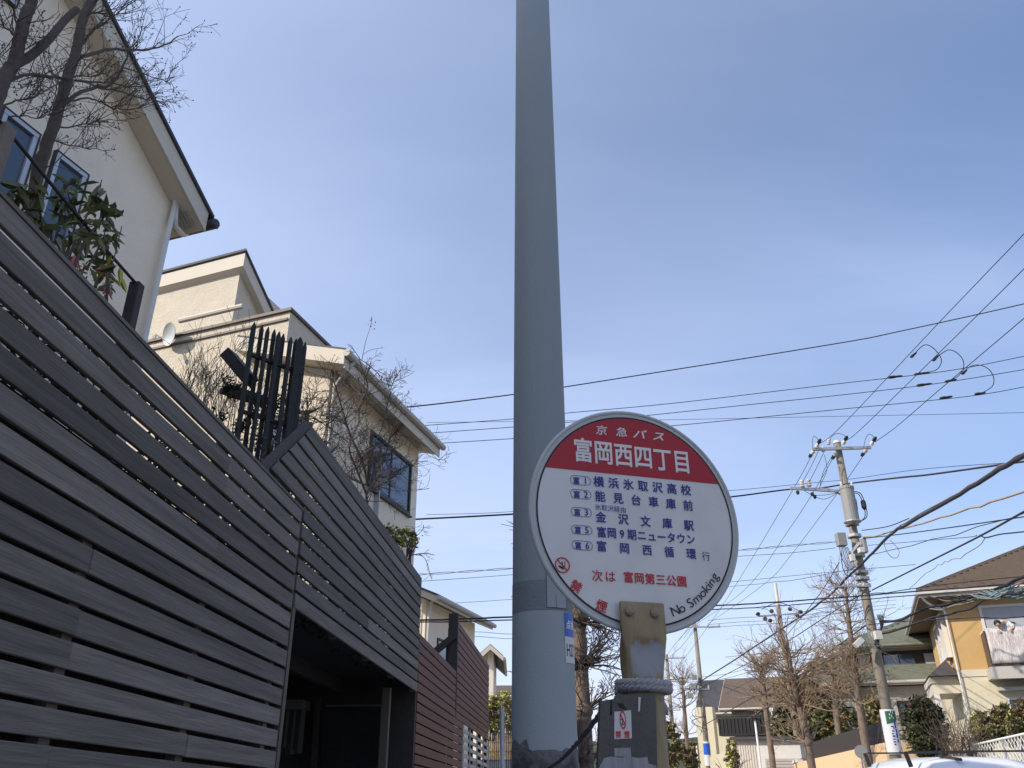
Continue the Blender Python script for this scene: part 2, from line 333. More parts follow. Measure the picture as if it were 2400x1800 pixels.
# ================================================================== GREY SLAT FENCE WITH GARAGE FRONT
PIT = 0.1225; BH = 0.099; TOPV = 3.514
fence = thing('slat_fence', 'tall weathered grey horizontal board fence filling the lower left, running down to the garage opening', 'fence', RU(-1.2, 0))
def board(parent, u0, u1, v, h, name='board', m=None, w=0.0, th=0.024, ul=None, ur=None, tilt=0.0):
    ul = u0 if ul is None else ul; ur = u1 if ur is None else ur
    P = [RU(u0, w, v), RU(u1, w, v+tilt), RU(ur, w, v+h+tilt), RU(ul, w, v+h)]
    return MB().prism(P, RN*th).build(name, m or M_board, parent, bevel=0.003)
BAT = [-0.23+1.117*i for i in range(0, 6)]
BAT = [3.13-1.117*3, 3.13-1.117*2, 3.13-1.117, 3.13, 4.247, 5.36]
k = 0; v = TOPV-0.088
random.seed(3)
while v > 0.06:
    h = 0.088 if k == 0 else BH
    jo = sorted(random.sample(BAT[1:5], 1 if k % 3 else 0))
    cuts = [-1.2] + jo + [5.53]
    for a, b in zip(cuts[:-1], cuts[1:]):
        board(fence, a+0.0005, b-0.0005, v+ru(-.002,.002), h, w=ru(-.003,.003), tilt=ru(-.002,.002))
    v -= PIT if k else PIT-0.002; k += 1
for u in BAT:
    MB().prism([RU(u-.035,-.06,0.0), RU(u+.035,-.06,0.0), RU(u+.035,-.06,TOPV-.02), RU(u-.035,-.06,TOPV-.02)], RN*0.052).build('batten', M_batten, fence)
MB().prism([RU(-1.2,-.045,TOPV+.0), RU(5.55,-.045,TOPV+.0), RU(5.55,.03,TOPV+.0), RU(-1.2,.03,TOPV+.0)], Z*0.018).build('cap_rail', M_board, fence)
# planter bank behind the boards
MB().prism([RU(-1.2,-.12,-.2), RU(5.5,-.12,-.2), RU(5.5,-.85,-.2), RU(-1.2,-.85,-.2)], Z*3.22).build('planter_bank', M_soil, kind='structure')

gar = thing('garage_front', 'grey board beam and frame over the dark open garage beside the long grey fence', 'garage', RU(7.8, 0))
GT = 4.18; GB = 2.84
for k in range(11):
    v = GB + k*PIT; vt = v+BH
    if v > 3.49: a0 = 4.78+(v-3.5)*1.16; a1 = 4.78+(vt-3.5)*1.16
    else: a0 = a1 = 5.575
    if k == 10: vt = GT
    j = None
    if k in (2, 5, 8): j = ru(6.5, 8.6)
    if j:
        board(gar, a0, j-.0015, v, vt-v, ul=a1, w=ru(-.002,.002)); board(gar, j+.0015, 10.1, v, vt-v, w=ru(-.002,.002))
    else: board(gar, a0, 10.1, v, vt-v, ul=a1, w=ru(-.003,.003), tilt=ru(-.002,.002))
MB().bar(RU(4.74,-.012,3.5), RU(5.55,-.012,GT+.02), .03, .07, up=RN).build('sloping_edge', M_darkwood, gar)
for u in (5.62, 6.72, 7.82, 8.92, 10.05):
    MB().prism([RU(u-.035,-.06,GB), RU(u+.035,-.06,GB), RU(u+.035,-.06,GT-.03), RU(u-.035,-.06,GT-.03)], RN*0.052).build('batten', M_batten, gar)
MB().prism([RU(5.536,-.05,0.0), RU(5.59,-.05,0.0), RU(5.59,-.05,GB-.004), RU(5.536,-.05,GB-.004)], RN*0.08).build('post', M_postwood, gar, label='brown post at the left of the opening')
MB().prism([RU(9.53,-.26,0.0), RU(9.61,-.26,0.0), RU(9.61,-.26,GB-.02), RU(9.53,-.26,GB-.02)], RN*0.085).build('post', mat('olive_post', (0.12,0.108,0.082), .7, .1, 5, .2, 30), gar, label='pale post at the right of the opening')
MB().prism([RU(10.13,-.3,0.0), RU(10.19,-.3,0.0), RU(10.19,-.3,GT), RU(10.13,-.3,GT)], RN*0.30).build('end_board', M_darkwood, gar)
# interior: left, right, back walls, ceiling
def slab(u0, u1, w0, w1, v0, v1, name, m, parent, **k):
    return MB().prism([RU(u0,w0,v0), RU(u1,w0,v0), RU(u1,w1,v0), RU(u0,w1,v0)], Z*(v1-v0)).build(name, m, parent, **k)
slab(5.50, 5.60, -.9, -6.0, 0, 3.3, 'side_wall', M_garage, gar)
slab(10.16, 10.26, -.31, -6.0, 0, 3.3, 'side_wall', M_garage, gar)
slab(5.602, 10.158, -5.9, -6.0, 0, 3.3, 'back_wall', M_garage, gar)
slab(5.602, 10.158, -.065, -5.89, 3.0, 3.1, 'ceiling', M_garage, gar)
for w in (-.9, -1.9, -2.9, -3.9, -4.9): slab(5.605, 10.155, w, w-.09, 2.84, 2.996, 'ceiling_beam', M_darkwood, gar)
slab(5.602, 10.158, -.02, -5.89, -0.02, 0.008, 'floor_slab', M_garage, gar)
# stored things standing against the far side wall
gi = lambda x, y, d=9.9: on(550+x/2.552, 1150+y/2.552, RD, d)
sh = thing('storage_shelf', 'pale shelf with hanging sheets inside the dark garage, left part', 'shelf', gi(330,1600)-Z*1.2)
a_, b_ = gi(262,1262), gi(425,1308); MB().box((a_+b_)/2, (abs(b_.x-a_.x), .4, .10)).build('shelf_board', mat('dull_shelf', (0.12,0.12,0.12), .8, .1, 5, 0, 0), sh)
random.seed(2)
for i in range(10):
    x = 275+i*14; p_, q_ = gi(x,1312), gi(x,1560+ru(-30,40)); MB().box((p_+q_)/2, (.05, .03, p_.z-q_.z)).build('hanging_sheet', MATS['dull_shelf'] if i % 3 == 0 else M_garage, sh)
gt = thing('inner_screen', 'black slatted screen deep inside the open garage', 'screen', gi(700,1640)-Z*1.2)
p_, q_ = gi(548,1287), gi(905,1284); MB().bar(p_, q_, .03, .02).build('rail', MATS['dull_shelf'], gt)
for i in range(9):
    y = 1330+i*38; p_, q_ = gi(520,y+6), gi(875,y); MB().bar(p_, q_, .02, .075).build('slat', M_black, gt)
MB().bar(gi(500,1240), gi(470,1700), .06, .06).build('post', M_darkwood, gt)

# ================================================================== RED-BROWN FENCE
rf = thing('red_brown_fence', 'red-brown horizontal board fence stepping up behind the grey garage front', 'fence', RU(12, 0))
RP = 0.113
v = 3.53; k = 0
while v > 0.05:
    h = RP-.016
    if v > 2.9: board(rf, 10.22, 13.33, v-h, h, m=M_brown, w=ru(-.012,-.007)-.01)
    else: board(rf, 10.22, 14.15, v-h, h, m=M_brown, w=ru(-.012,-.007)-.01)
    v -= RP; k += 1
v = 4.31
while v > 2.93:
    h = RP-.016; board(rf, 13.38, 17.95, v-h, h, m=M_brown, w=ru(-.012,-.007)-.01); v -= RP
for u in (10.9, 12.1, 13.35, 14.5, 15.7, 16.9, 17.9):
    top = 3.5 if u < 13.3 else 4.30
    slab(u-.05, u+.05, -.11, -.03, 0.0, top, 'post', M_darkwood, rf)
slab(13.31, 13.37, -.14, 0.012, 2.9, 4.42, 'end_post', M_darkwood, rf)
MB().bar(RU(13.30,-.02,4.08), RU(13.25,-1.0,3.30), .07, .10).build('brace', M_darkwood, rf)
slab(10.20, 13.3, -.16, -.12, 0, 3.45, 'backing', M_black, rf)
slab(13.4, 17.9, -.16, -.12, 3.0, 4.2, 'backing', M_black, rf)
wf = thing('white_lattice_gate', 'white louvred gate below the taller part of the red-brown fence', 'gate', RU(16, 0))
v = 2.80
while v > 0.1:
    slab(14.22, 18.0, -.03, -.012, v-.06, v, 'slat', M_lattice, wf); v -= 0.125
for u in (14.2, 15.1, 16.1, 17.1, 18.0): slab(u-.02, u+.02, -.01, .008, 0.0, 2.84, 'post', M_lattice, wf)

# ================================================================== HOUSES ON THE LEFT
def local(e, n, c):      # frame on a vertical wall: s along e, o outwards along n, z up
    base = n*c
    return lambda s, o, z: Vector((base.x + e.x*s + n.x*o, base.y + e.y*s + n.y*o, z))
def window(L, parent, s0, s1, z0, z1, fm, gm=M_glass, fw=0.05, mull=0, proud=0.035, sill=True, curtain=None, inner=None, drop=None):
    f = MB()
    def bx(a, b, c, d, o0, o1): f.prism([L(a,o0,c), L(b,o0,c), L(b,o0,d), L(a,o0,d)], L(0,o1,0)-L(0,o0,0))
    bx(s0, s0+fw, z0+fw, z1-fw, -.06, proud); bx(s1-fw, s1, z0+fw, z1-fw, -.06, proud); bx(s0, s1, z1-fw, z1, -.06, proud+.004); bx(s0, s1, z0, z0+fw, -.06, proud+.004)
    for i in range(mull):
        c = s0 + (s1-s0)*(i+1)/(mull+1); bx(c-fw*.4, c+fw*.4, z0+fw, z1-fw, -.05, proud*.6)
    o = f.build('window', fm, parent)
    g = MB().prism([L(s0+fw,.004,z0+fw), L(s1-fw,.004,z0+fw), L(s1-fw,.004,z1-fw), L(s0+fw,.004,z1-fw)], L(0,.010,0)-L(0,.004,0)).build('pane', gm, o)
    if fm is M_alu and fw < .05:
        e_ = MB()
        for a, b, c, d in ((s0-.014,s0-.002,z0-.014,z1+.014),(s1+.002,s1+.014,z0-.014,z1+.014),(s0-.002,s1+.002,z1+.002,z1+.014),(s0-.002,s1+.002,z0-.014,z0-.002)):
            e_.prism([L(a,0,c), L(b,0,c), L(b,0,d), L(a,0,d)], L(0,proud+.01,0)-L(0,0,0))
        e_.build('dark_edge', M_dframe, o); sill = False
    if sill: MB().prism([L(s0-.03,0,z0-.03), L(s1+.03,0,z0-.03), L(s1+.03,0,z0-.004), L(s0-.03,0,z0-.004)], L(0,proud+.035,0)-L(0,0,0)).build('sill', fm, o)
    return o
# ---- house 1
e1 = az(19.5); n1 = rightof(e1); L1 = local(e1, n1, -6.0)
h1 = thing('gabled_house', 'large cream stucco house with steep dark-edged gable at the upper left, in shade', 'house', L1(1, -4, 1.9))
SC = 5.665; ZC = 7.22; SL = 0.645; SR = -0.3
zr = lambda s: ZC + SL*(SC-s) if s > SR else ZC + SL*(SC-SR) - SL*(SR-s)
MB().prism([L1(-4.2,0,0.2), L1(SC,0,0.2), L1(SC,0,ZC), L1(SR,0,zr(SR)), L1(-4.2,0,zr(-4.2))], n1*-9.0).build('wall', M_stucco1, h1)
OV = 0.25; SE = 5.93
def rake(s0, s1, o0, o1, dz0, dz1, name, m, par=h1):
    return MB().prism([L1(s0,o0,zr(s0)+dz0), L1(s1,o0,zr(s1)+dz0), L1(s1,o0,zr(s1)+dz1), L1(s0,o0,zr(s0)+dz1)], n1*(o1-o0)).build(name, m, par)
rf1 = rake(SR, SE, OV-.03, -9.2, .012, .235, 'roof', M_fascia)
rake(SR, SE-.004, OV-.034, -9.0, .002, .010, 'soffit', M_soffit)
rake(SR, SE+.004, OV-.028, OV, -.005, .24, 'fascia_board', M_fascia)
rake(SR, SE+.07, OV+.03, -9.25, .243, .285, 'roofing', M_roofdark)
zr_b = zr; SR_ = SR
MB().prism([L1(SR,OV,zr(SR)), L1(-4.6,OV,zr(-4.6)), L1(-4.6,OV,zr(-4.6)+.28), L1(SR,OV,zr(SR)+.28)], n1*-9.2).build('roof', M_roofdark, h1)
vt = MB()
for i in range(7):
    o = .16-.045*i; vt.prism([L1(SC+.03,o,zr(SC+.03)-.012), L1(SC+.2,o,zr(SC+.2)-.012), L1(SC+.2,o,zr(SC+.2)+.0), L1(SC+.03,o,zr(SC+.03)+.0)], n1*-.02)
vt.build('soffit_vent', M_gutter, h1)
MB().tube([L1(SE+.075, OV+.05, zr(SE)+.13), L1(SE+.075, -9, zr(SE)+.13)], .06, 8).build('gutter', M_roofdark, h1)
MB().lathe(L1(SE+.075, OV+.05, zr(SE)+.13), [(.062,0),(.066,.006),(.05,.03)], 8, n1).build('gutter_end', M_roofdark, h1)
pp = MB().tube(smooth_pts([L1(SE+.05,-.05,ZC-.04), L1(SE+.0,-.04,ZC-.16), L1(SC+.03,.05,ZC-.24), L1(SC-.06,.06,ZC-.38), L1(SC-.06,.06,1.0)], 4), .030, 8, True)
pp.build('downpipe', M_wpvc, h1, smooth=True)
window(L1, h1, 4.17, 4.53, 5.88, 6.80, M_alu, fw=.045)
window(L1, h1, 3.60, 3.96, 5.98, 6.82, M_alu, fw=.045)
window(L1, h1, 3.03, 3.40, 7.85, 8.75, M_alu, fw=.045)
window(L1, h1, 1.6, 2.9, 5.2, 6.8, M_alu, mull=1)
window(L1, h1, -2.2, -.9, 5.2, 6.8, M_alu, mull=1)
window(L1, h1, -2.2, -.9, 2.9, 4.3, M_alu, mull=1)
# ---- house 2
e2 = az(15.5); n2 = rightof(e2); L2 = local(e2, n2, -6.0)
ef = az(111.5); nf = rightof(ef)
PC = on(350+1010/2.37, 550+745/2.37, n2, -6.0); LF = local(ef, nf, nf.dot(PC)); SF = ef.dot(PC)
h2 = thing('stepped_house', 'cream rough-stucco house with stepped flat parapets and a beige gutter, behind the garage', 'house', L2(12, -3, 0.9))
ZW = 7.42
def Q(s, o, z): return LF(s, o, z)
# right-hand body C: front polygon extruded along e2
body = [Q(SF-4.5,0,0.2), Q(SF,0,0.2), Q(SF,0,ZW), Q(SF-1.6,0,ZW+1.6*.31), Q(SF-4.5,0,ZW+1.6*.31)]
MB().prism(body, e2*3.83).build('wall', M_stucco2, h2)
# street side smoother skin, butted 3 mm proud
MB().prism([L2(10.64,.003,.3), L2(14.47,.003,.3), L2(14.47,.003,ZW-.004), L2(10.64,.003,ZW-.004)], n2*.004).build('wall', M_stucco1, h2)
def roofC(s, dz): return Q(s, .32, ZW + .31*(SF-s) + dz)
rc = MB().prism([roofC(SF+.45,.02), roofC(SF-1.75,.02), roofC(SF-1.75,.27), roofC(SF+.45,.27)], e2*4.35); rc.build('roof', M_fascia, h2)
MB().prism([roofC(SF+.46,.274), roofC(SF-1.75,.274), roofC(SF-1.75,.305), roofC(SF+.46,.305)], e2*4.38-nf*0).build('roofing', M_roofdark, h2)
g0 = roofC(SF+.50,.22); MB().tube([g0+nf*.02, g0+e2*4.42], .062, 8).build('gutter', M_gutter, h2)
MB().box(g0+e2*2.2-n2*.06-Z*.12, (.02,4.3,.22), ex=n2, ey=e2).build('fascia_board', M_fascia, h2)
MB().tube(smooth_pts([g0+e2*.25-Z*.05, g0+e2*.22-Z*.2-n2*.1, PC+e2*.08+n2*.07-Z*.30, PC+e2*.06+n2*.06-Z*.5, PC+e2*.06+n2*.06-Z*6.5], 4), .035, 8).build('downpipe', M_gutter, h2, smooth=True)
# front reveal and lintel
MB().prism([Q(SF-1.2,.002,6.75), Q(SF-.25,.002,6.75), Q(SF-.25,.002,6.82), Q(SF-1.2,.002,6.82)], nf*.05).build('lintel', M_fascia, h2)
window(local(e2, n2, -5.993), h2, 12.2, 14.1, 5.93, 6.98, M_dframe, fw=.06, mull=1)
window(local(e2, n2, -5.993), h2, 11.2, 12.9, 3.3, 5.0, M_dframe, fw=.06, mull=1)
window(LF, h2, SF-1.15, SF-.35, 5.5, 6.7, M_dframe, fw=.05)
# middle parapet block B
SB = -8.04; ZB = 8.73
MB().prism([Q(SB-3.4,.002,7.0), Q(SB,.002,7.0), Q(SB,.002,ZB), Q(SB-3.4,.002,ZB)], e2*3.2).build('parapet_block', M_stucco2, h2)
MB().prism([Q(SB-3.4,.05,ZB), Q(SB+.05,.05,ZB), Q(SB+.05,.05,ZB+.055), Q(SB-3.4,.05,ZB+.055)], e2*3.3).build('parapet_cap', M_rooftrim, h2)
MB().prism([Q(SB-3.2,.035,ZB-.17), Q(SB-.02,.035,ZB-.17), Q(SB-.02,.035,ZB-.13), Q(SB-3.2,.035,ZB-.13)], nf*-.03).build('trim_band', M_rooftrim, h2)
MB().tube([Q(SB-2.6,-.10,ZB+.42), Q(SB-1.15,-.10,ZB+.42)], .05, 8).build('gutter', M_fascia, h2)
# back tower A
LA = local(ef, nf, nf.dot(PC)-1.5); SA = -10.70
MB().prism([LA(SA-3.2,0,6.0), LA(SA,0,6.0), LA(SA,0,11.12), LA(SA-3.2,0,11.12)], e2*3.0).build('tower_wall', M_stucco2, h2)
def ra(s, o, d, z): return LA(s, o, z) + e2*d
for nm, z0, z1, ex, mm in (('tower_roof', 11.125, 11.47, .18, M_fascia), ('roofing', 11.474, 11.53, .22, M_roofdark)):
    dr = -0.60
    a0 = LA(SA-3.4,ex-.05,z0); a1 = LA(SA+ex,ex-.05,z0); dd = e2*3.6 + Z*(3.6*dr)
    h = z1-z0
    m_ = MB(); P = [a0, a1, a1+Z*h, a0+Z*h]
    m_.prism(P, dd).build(nm, mm, h2)
window(local(e2, n2, n2.dot(LA(SA,0,0))), h2, e2.dot(LA(SA,0,0))+.9, e2.dot(LA(SA,0,0))+1.5, 9.5, 10.0, M_dframe, fw=.04, sill=False)
# satellite dish
dc = on(403, 784, nf, nf.dot(PC)+.14)
dsh = thing('satellite_dish', 'pale round satellite dish on the rough cream wall of the stepped house', 'dish', dc)
dax = (Vector((-.62,-.74,-.22))).normalized()
MB().lathe(dc, [(.02,0),(.11,.013),(.17,.035),(.215,.062),(.22,.066),(.215,.052),(.17,.026),(.11,.004),(.02,-.01)], 24, dax).build('reflector', M_rim, dsh, smooth=True)
MB().tube([dc-dax*.02, dc-dax*.12+n2*.02, dc-dax*.14-nf*.25], .016, 6).build('wall_bracket', M_darkwood, dsh)
MB().tube([dc-Z*.2, dc+dax*.30-Z*.05], .008, 5).build('feed_arm', M_galv, dsh)
MB().box(dc+dax*.31-Z*.11, (.05,.05,.07)).build('receiver', M_galv, dsh)

# ---- house 3 (siding) and its neighbour beyond the red fence
e3 = az(15.4); n3 = rightof(e3)
def siding(L, parent, s0, s1, z0, z1, m, pitch=.35):
    z = z0
    while z < z1-.02:
        h = min(pitch, z1-z)
        MB().prism([L(s0,.002,z), L(s1,.002,z), L(s1,.002,z+h-.02), L(s0,.002,z+h-.02)], L(0,.018,0)-L(0,.002,0)).build('siding_panel', m, parent); z += pitch
P3a = atY(1024, 1405, 21.0); c3 = n3.dot(P3a)-.45; L3 = local(e3, n3, c3); s3 = e3.dot(P3a)+.4; zE = P3a.z
h3 = thing('siding_house', 'cream siding house with brown gable roof rising behind the red-brown fence', 'house', L3(s3+2,-2,-.5))
W3e = e3.dot(on(1155,1473,n3,c3+.45))
LF3 = local(-n3, -e3, -s3); sf3 = -n3.dot(L3(s3,0,0))
RF = lambda s: zE-.10+.42*(s-sf3+.45)
MB().prism([LF3(sf3,0,-.6), LF3(sf3+6,0,-.6), LF3(sf3+6,0,RF(sf3+3)-1.26), LF3(sf3+3,0,RF(sf3+3)), LF3(sf3,0,RF(sf3))], e3*(W3e-s3-.4)).build('wall', M_stucco1, h3)
siding(LF3, h3, sf3+.1, sf3+2.9, -.4, zE-.25, M_fascia, .42)
MB().prism([LF3(sf3-.45,.4,RF(sf3-.45)+.03), LF3(sf3+3,.4,RF(sf3+3)+.03), LF3(sf3+3,.4,RF(sf3+3)+.2), LF3(sf3-.45,.4,RF(sf3-.45)+.2)], e3*(W3e-s3+.4)).build('roof', M_fascia, h3)
MB().prism([LF3(sf3-.5,.43,RF(sf3-.5)+.204), LF3(sf3+3,.43,RF(sf3+3)+.204), LF3(sf3+3,.43,RF(sf3+3)+.25), LF3(sf3-.5,.43,RF(sf3-.5)+.25)], e3*(W3e-s3+.45)).build('roofing', M_roofdark, h3)
MB().prism([LF3(sf3+3,.4,RF(sf3+3)+.05), LF3(sf3+6.4,.4,RF(sf3+3)-1.40), LF3(sf3+6.4,.4,RF(sf3+3)-1.2), LF3(sf3+3,.4,RF(sf3+3)+.25)], e3*(W3e-s3+.4)).build('roof', M_roofdark, h3)
MB().tube([P3a+Z*.05+n3*.05-e3*.05, P3a+Z*.05+n3*.05+e3*(W3e-s3+.45)], .065, 8).build('gutter', M_gutter, h3)
MB().tube(smooth_pts([P3a+Z*.0+n3*.02+e3*.3, P3a-n3*.38+e3*.45-Z*.35, P3a-n3*.39+e3*.46-Z*5], 3), .04, 6).build('downpipe', M_wpvc, h3)
window(L3, h3, s3+.9, s3+1.7, zE-1.9, zE-.75, M_dframe, fw=.05)
window(L3, h3, s3+3.2, s3+4.4, zE-1.9, zE-.75, M_dframe, fw=.05, mull=1)
window(LF3, h3, sf3+1.3, sf3+2.3, zE-2.2, zE-1.1, M_alu, fw=.05)
slab(12.2, 13.2, -1.4, -2.2, 1.2, 3.95, 'garden_shed', M_darkwood, None).update_tag()
o = bpy.data.objects['garden_shed']; tag(o, 'small dark shed top between the siding house and the red-brown fence', 'shed')
P4a = on(350+0, 0, n3, -1) if False else atY(1155, 1530, 34.0)
def simple_house(name, label, corner, e, n, length, depth, eave, ridge, wallm, roofm, group=None, along=True, wins=(), ov=.4, wins_front=(), base=-3.0, hip=False, trim=M_fascia):
    """corner: near street-side corner on the ground; e: direction away along the street side; n: outward normal of the street side.
    along=True: ridge parallel to e."""
    C0 = Vector(corner); H_ = thing(name, label, 'house', C0, group)
    def P(a, d, z): return Vector((C0.x + e.x*a - n.x*d, C0.y + e.y*a - n.y*d, C0.z + z))
    if along:
        MB().prism([P(0,0,base), P(0,depth,base), P(0,depth,eave), P(0,depth/2,ridge), P(0,0,eave)], e*length).build('wall', wallm, H_)
        sl = (ridge-eave)/(depth/2)
        for sgn in (0, 1):
            d0, d1 = (-ov, depth/2) if not sgn else (depth/2, depth+ov)
            za, zb = (eave-ov*sl, ridge) if not sgn else (ridge, eave-ov*sl)
            m_ = MB().prism([P(-ov,d0,za+.03), P(-ov,d1,zb+.03), P(-ov,d1,zb+.16), P(-ov,d0,za+.16)], e*(length+2*ov)); m_.build('roof', roofm, H_)
            MB().prism([P(-ov-.03,d0,za-.06), P(-ov-.03,d1,zb-.06), P(-ov-.03,d1,zb+.12), P(-ov-.03,d0,za+.12)], e*.027).build('barge_board', trim, H_)
        MB().tube([P(-ov,-ov-.05,eave-ov*sl+.05), P(length+ov,-ov-.05,eave-ov*sl+.05)], .06, 6).build('gutter', trim, H_)
    else:
        MB().prism([P(0,0,base), P(length,0,base), P(length,0,eave), P(length/2,0,ridge), P(0,0,eave)], n*-depth).build('wall', wallm, H_)
        sl = (ridge-eave)/(length/2)
        for sgn in (0, 1):
            a0, a1 = (-ov, length/2) if not sgn else (length/2, length+ov)
            za, zb = (eave-ov*sl, ridge) if not sgn else (ridge, eave-ov*sl)
            MB().prism([P(a0,-ov,za+.03), P(a1,-ov,zb+.03), P(a1,-ov,zb+.16), P(a0,-ov,za+.16)], n*-(depth+2*ov)).build('roof', roofm, H_)
            MB().prism([P(a0,-ov-.03,za-.06), P(a1,-ov-.03,zb-.06), P(a1,-ov-.03,zb+.12), P(a0,-ov-.03,za+.12)], n*-.027).build('barge_board', trim, H_)
        MB().tube([P(-ov-.05,-ov,eave-ov*sl+.05), P(-ov-.05,depth+ov,eave-ov*sl+.05)], .06, 6).build('gutter', trim, H_)
    Ls = lambda s, o, z: P(s, -o, z); Lf = lambda s, o, z: P(-o, s, z)
    for (a, b, c, d, fm) in wins: window(Ls, H_, a, b, c, d, fm, fw=.06, mull=1)
    for (a, b, c, d, fm) in wins_front: window(Lf, H_, a, b, c, d, fm, fw=.06, mull=1)
    return H_, P

# ---- little gable house further down on the left
pk = atY(1150, 1512, 34.0); rt = atY(1180, 1583, 34.0)
sl_ = (pk.z-rt.z)/(rt.x-pk.x)
cx_ = pk.x
w_ = 2*(rt.x-pk.x)-.8
H_, P_ = simple_house('small_gable_house', 'small cream gabled house showing just right of the red-brown fence end', (cx_+w_/2, 34.0, -2.0), az(0), Vector((1,0,0)), 6, w_, rt.z+2.0+.4*sl_, pk.z+2.0-.16, M_stucco1, M_gtile, wins_front=[(w_*.25,w_*.55,2.2,3.4,M_dframe)])
MB().prism([Vector((cx_-7,34.6,-2)), Vector((cx_+w_/2-.3,34.6,-2)), Vector((cx_+w_/2-.3,41,-2)), Vector((cx_-7,41,-2))], Z*(rt.z+1.6)).build('side_wing', M_stucco1, H_)
pb = atY(1190, 1605, 48.0)
simple_house('low_roofed_house', 'low far house with flat brown roof edge seen between fence and grey pole', (pb.x+3, 48.0, -2.2), az(0), Vector((1,0,0)), 7, 12, pb.z+2.2-.6, pb.z+2.3, M_greywall, M_tile, along=False, wins_front=[(2,4,1.2,2.4,M_dframe)])

# ================================================================== NEAR GREY POLE
pc = Vector((0, 4.6, 0)); b_ = atY(1277, 1790, 4.6); t_ = atY(1248, 0, 4.6)
pc.x = b_.x; zg = gz(pc.x, pc.y)
pole = thing('grey_pole', 'big smooth grey pole right behind the round sign, running out of the frame top', 'pole', (pc.x, pc.y, zg))
rb, rtop = 0.172, 0.132; zt = t_.z
def pr(z): return rb + (rtop-rb)*(z-1.5)/(zt-1.5)
def pole_c(z): return Vector((pc.x + (t_.x-b_.x)*(z-b_.z)/(t_.z-b_.z), pc.y, z))
zs = [zg-.3, 0.4, 1.5, 2.5, 4.0, 6.0, 9.5]
MB().tube([pole_c(z) for z in zs], [pr(z) for z in zs], 48).build('shaft', M_pole, pole, smooth=True)
M_band = mat('darker_grey_band', (0.20,0.225,0.24), 0.75, 0.08, 4, 0.2, 60)
def wrap_uv(a, z, off=.002):      # a: degrees from the direction facing the camera, positive to the right
    r = pr(z)+off; c = pole_c(z); t = math.radians(a); return Vector((c.x + r*math.sin(t), c.y - r*math.cos(t), z))
def zpx(y, yy=4.43): return atY(1276, y, yy).z
def patch(name, a0, a1, z0, z1, m, par, off=.002, th=.001, n=None):
    mb = MB(); n = n or max(2, int(abs(a1-a0)/6)); 
    for i in range(n+1):
        a = a0+(a1-a0)*i/n
        for z in (z0, z1): mb.v.append(wrap_uv(a, z, off))
    for i in range(n):
        k = 2*i; mb.f.append((k, k+2, k+3, k+1))
    return mb.build(name, m, par, smooth=True)
patch('painted_band', -180, 180, zpx(1428), zpx(1358), M_band, pole, .0015)
patch('paler_lower_shaft', -180, 180, zg, zpx(1430), mat('pale_grey_lower_shaft', (0.335,0.385,0.40), 0.7, 0.05, 3, 0.15, 120, col2=(0.30,0.345,0.36), v2=.6, s2=4), pole, .0010)  # paler grey over the shaft below the band
mb = MB(); zt0, zt1 = zpx(1790), zpx(1752)
ringpts = []
for i in range(40):
    a = -100+200*i/39
    mb.v += [wrap_uv(a, zpx(1850), .0018), wrap_uv(a, zt1 + .02*noise.noise(Vector((i*.35,2,5))) + (.028 if -75<a<-30 else -.01), .0018)]
for i in range(39): k = 2*i; mb.f.append((k, k+2, k+3, k+1))
mb.build('scuffed_patch', mat('scuffed_grey', (0.15,0.155,0.16), 0.85, 0.3, 14, 0.5, 50, col2=(0.06,0.055,0.05), v2=0.9, s2=12), pole, smooth=True)
# label plate (outlined, same colour as the pole)
pz0, pz1 = zpx(1424), zpx(1325)
patch('label_plate', 6, 50, pz0, pz1, M_band if False else mat('pole_label', (0.32,0.355,0.37), 0.6, 0.05, 5, 0.1, 60), pole, .003)
for a0, a1, z0, z1 in ((6,6.8,pz0,pz1), (49,50,pz0,pz1), (6,50,pz0,pz0+.003), (6,50,pz1-.003,pz1), (24,24.6,pz0,pz0+.07)): patch('label_outline', a0, a1, z0, z1, M_ktext, pole, .0042, n=6)
pz0, pz1 = zpx(1488), zpx(1432)
patch('blue_sticker', 42, 80, pz0, pz1, M_blue, pole, .003)
pz2 = zpx(1551)
patch('white_sticker', 42, 80, pz2, pz0-.0005, M_sticker, pole, .003)

nsg = Vector((math.sin(math.radians(17.2)), -math.cos(math.radians(17.2)), 0))
def text_mesh(txt, size, bold=0.0, res=3):
    c = bpy.data.curves.new('lettering', 'FONT'); c.body = txt; c.size = size; c.align_x = 'CENTER'; c.offset = bold*size; c.resolution_u = res
    c.fill_mode = 'FRONT'
    o = bpy.data.objects.new('lettering', c); S.collection.objects.link(o)
    dg = bpy.context.evaluated_depsgraph_get(); me = bpy.data.meshes.new_from_object(o.evaluated_get(dg))
    V = [v.co.copy() for v in me.vertices]; Fs = [tuple(p.vertices) for p in me.polygons]
    bpy.data.objects.remove(o); bpy.data.curves.remove(c); bpy.data.meshes.remove(me)
    return V, Fs
TXT = {}
def add_text(mb, txt, size, fn, bold=0.02, sx=1.0, sy=1.0, shear=0.0):
    if txt not in TXT: TXT[txt] = text_mesh(txt, 1.0)
    V, Fs = TXT[txt]; b = bold*.75
    shifts = ((-b,-b), (b,-b), (b,b), (-b,b)) if bold > .009 else ((0,0),)
    for k, (dx, dy) in enumerate(shifts):      # heavy weight: the outline struck four times
        i0 = len(mb.v)
        for v in V:
            x, y = (v.x+dx)*size, (v.y-.36+dy)*size
            mb.v.append(fn((x + shear*y)*sx, y*sy) + nsg*(k*4e-5))
        mb.f += [tuple(i0+q for q in f) for f in Fs]
def on_pole(a_c, z_c):
    def fn(x, y):
        z = z_c+y; return wrap_uv(a_c + math.degrees(x/(pr(z)+.004)), z, .004)
    return fn
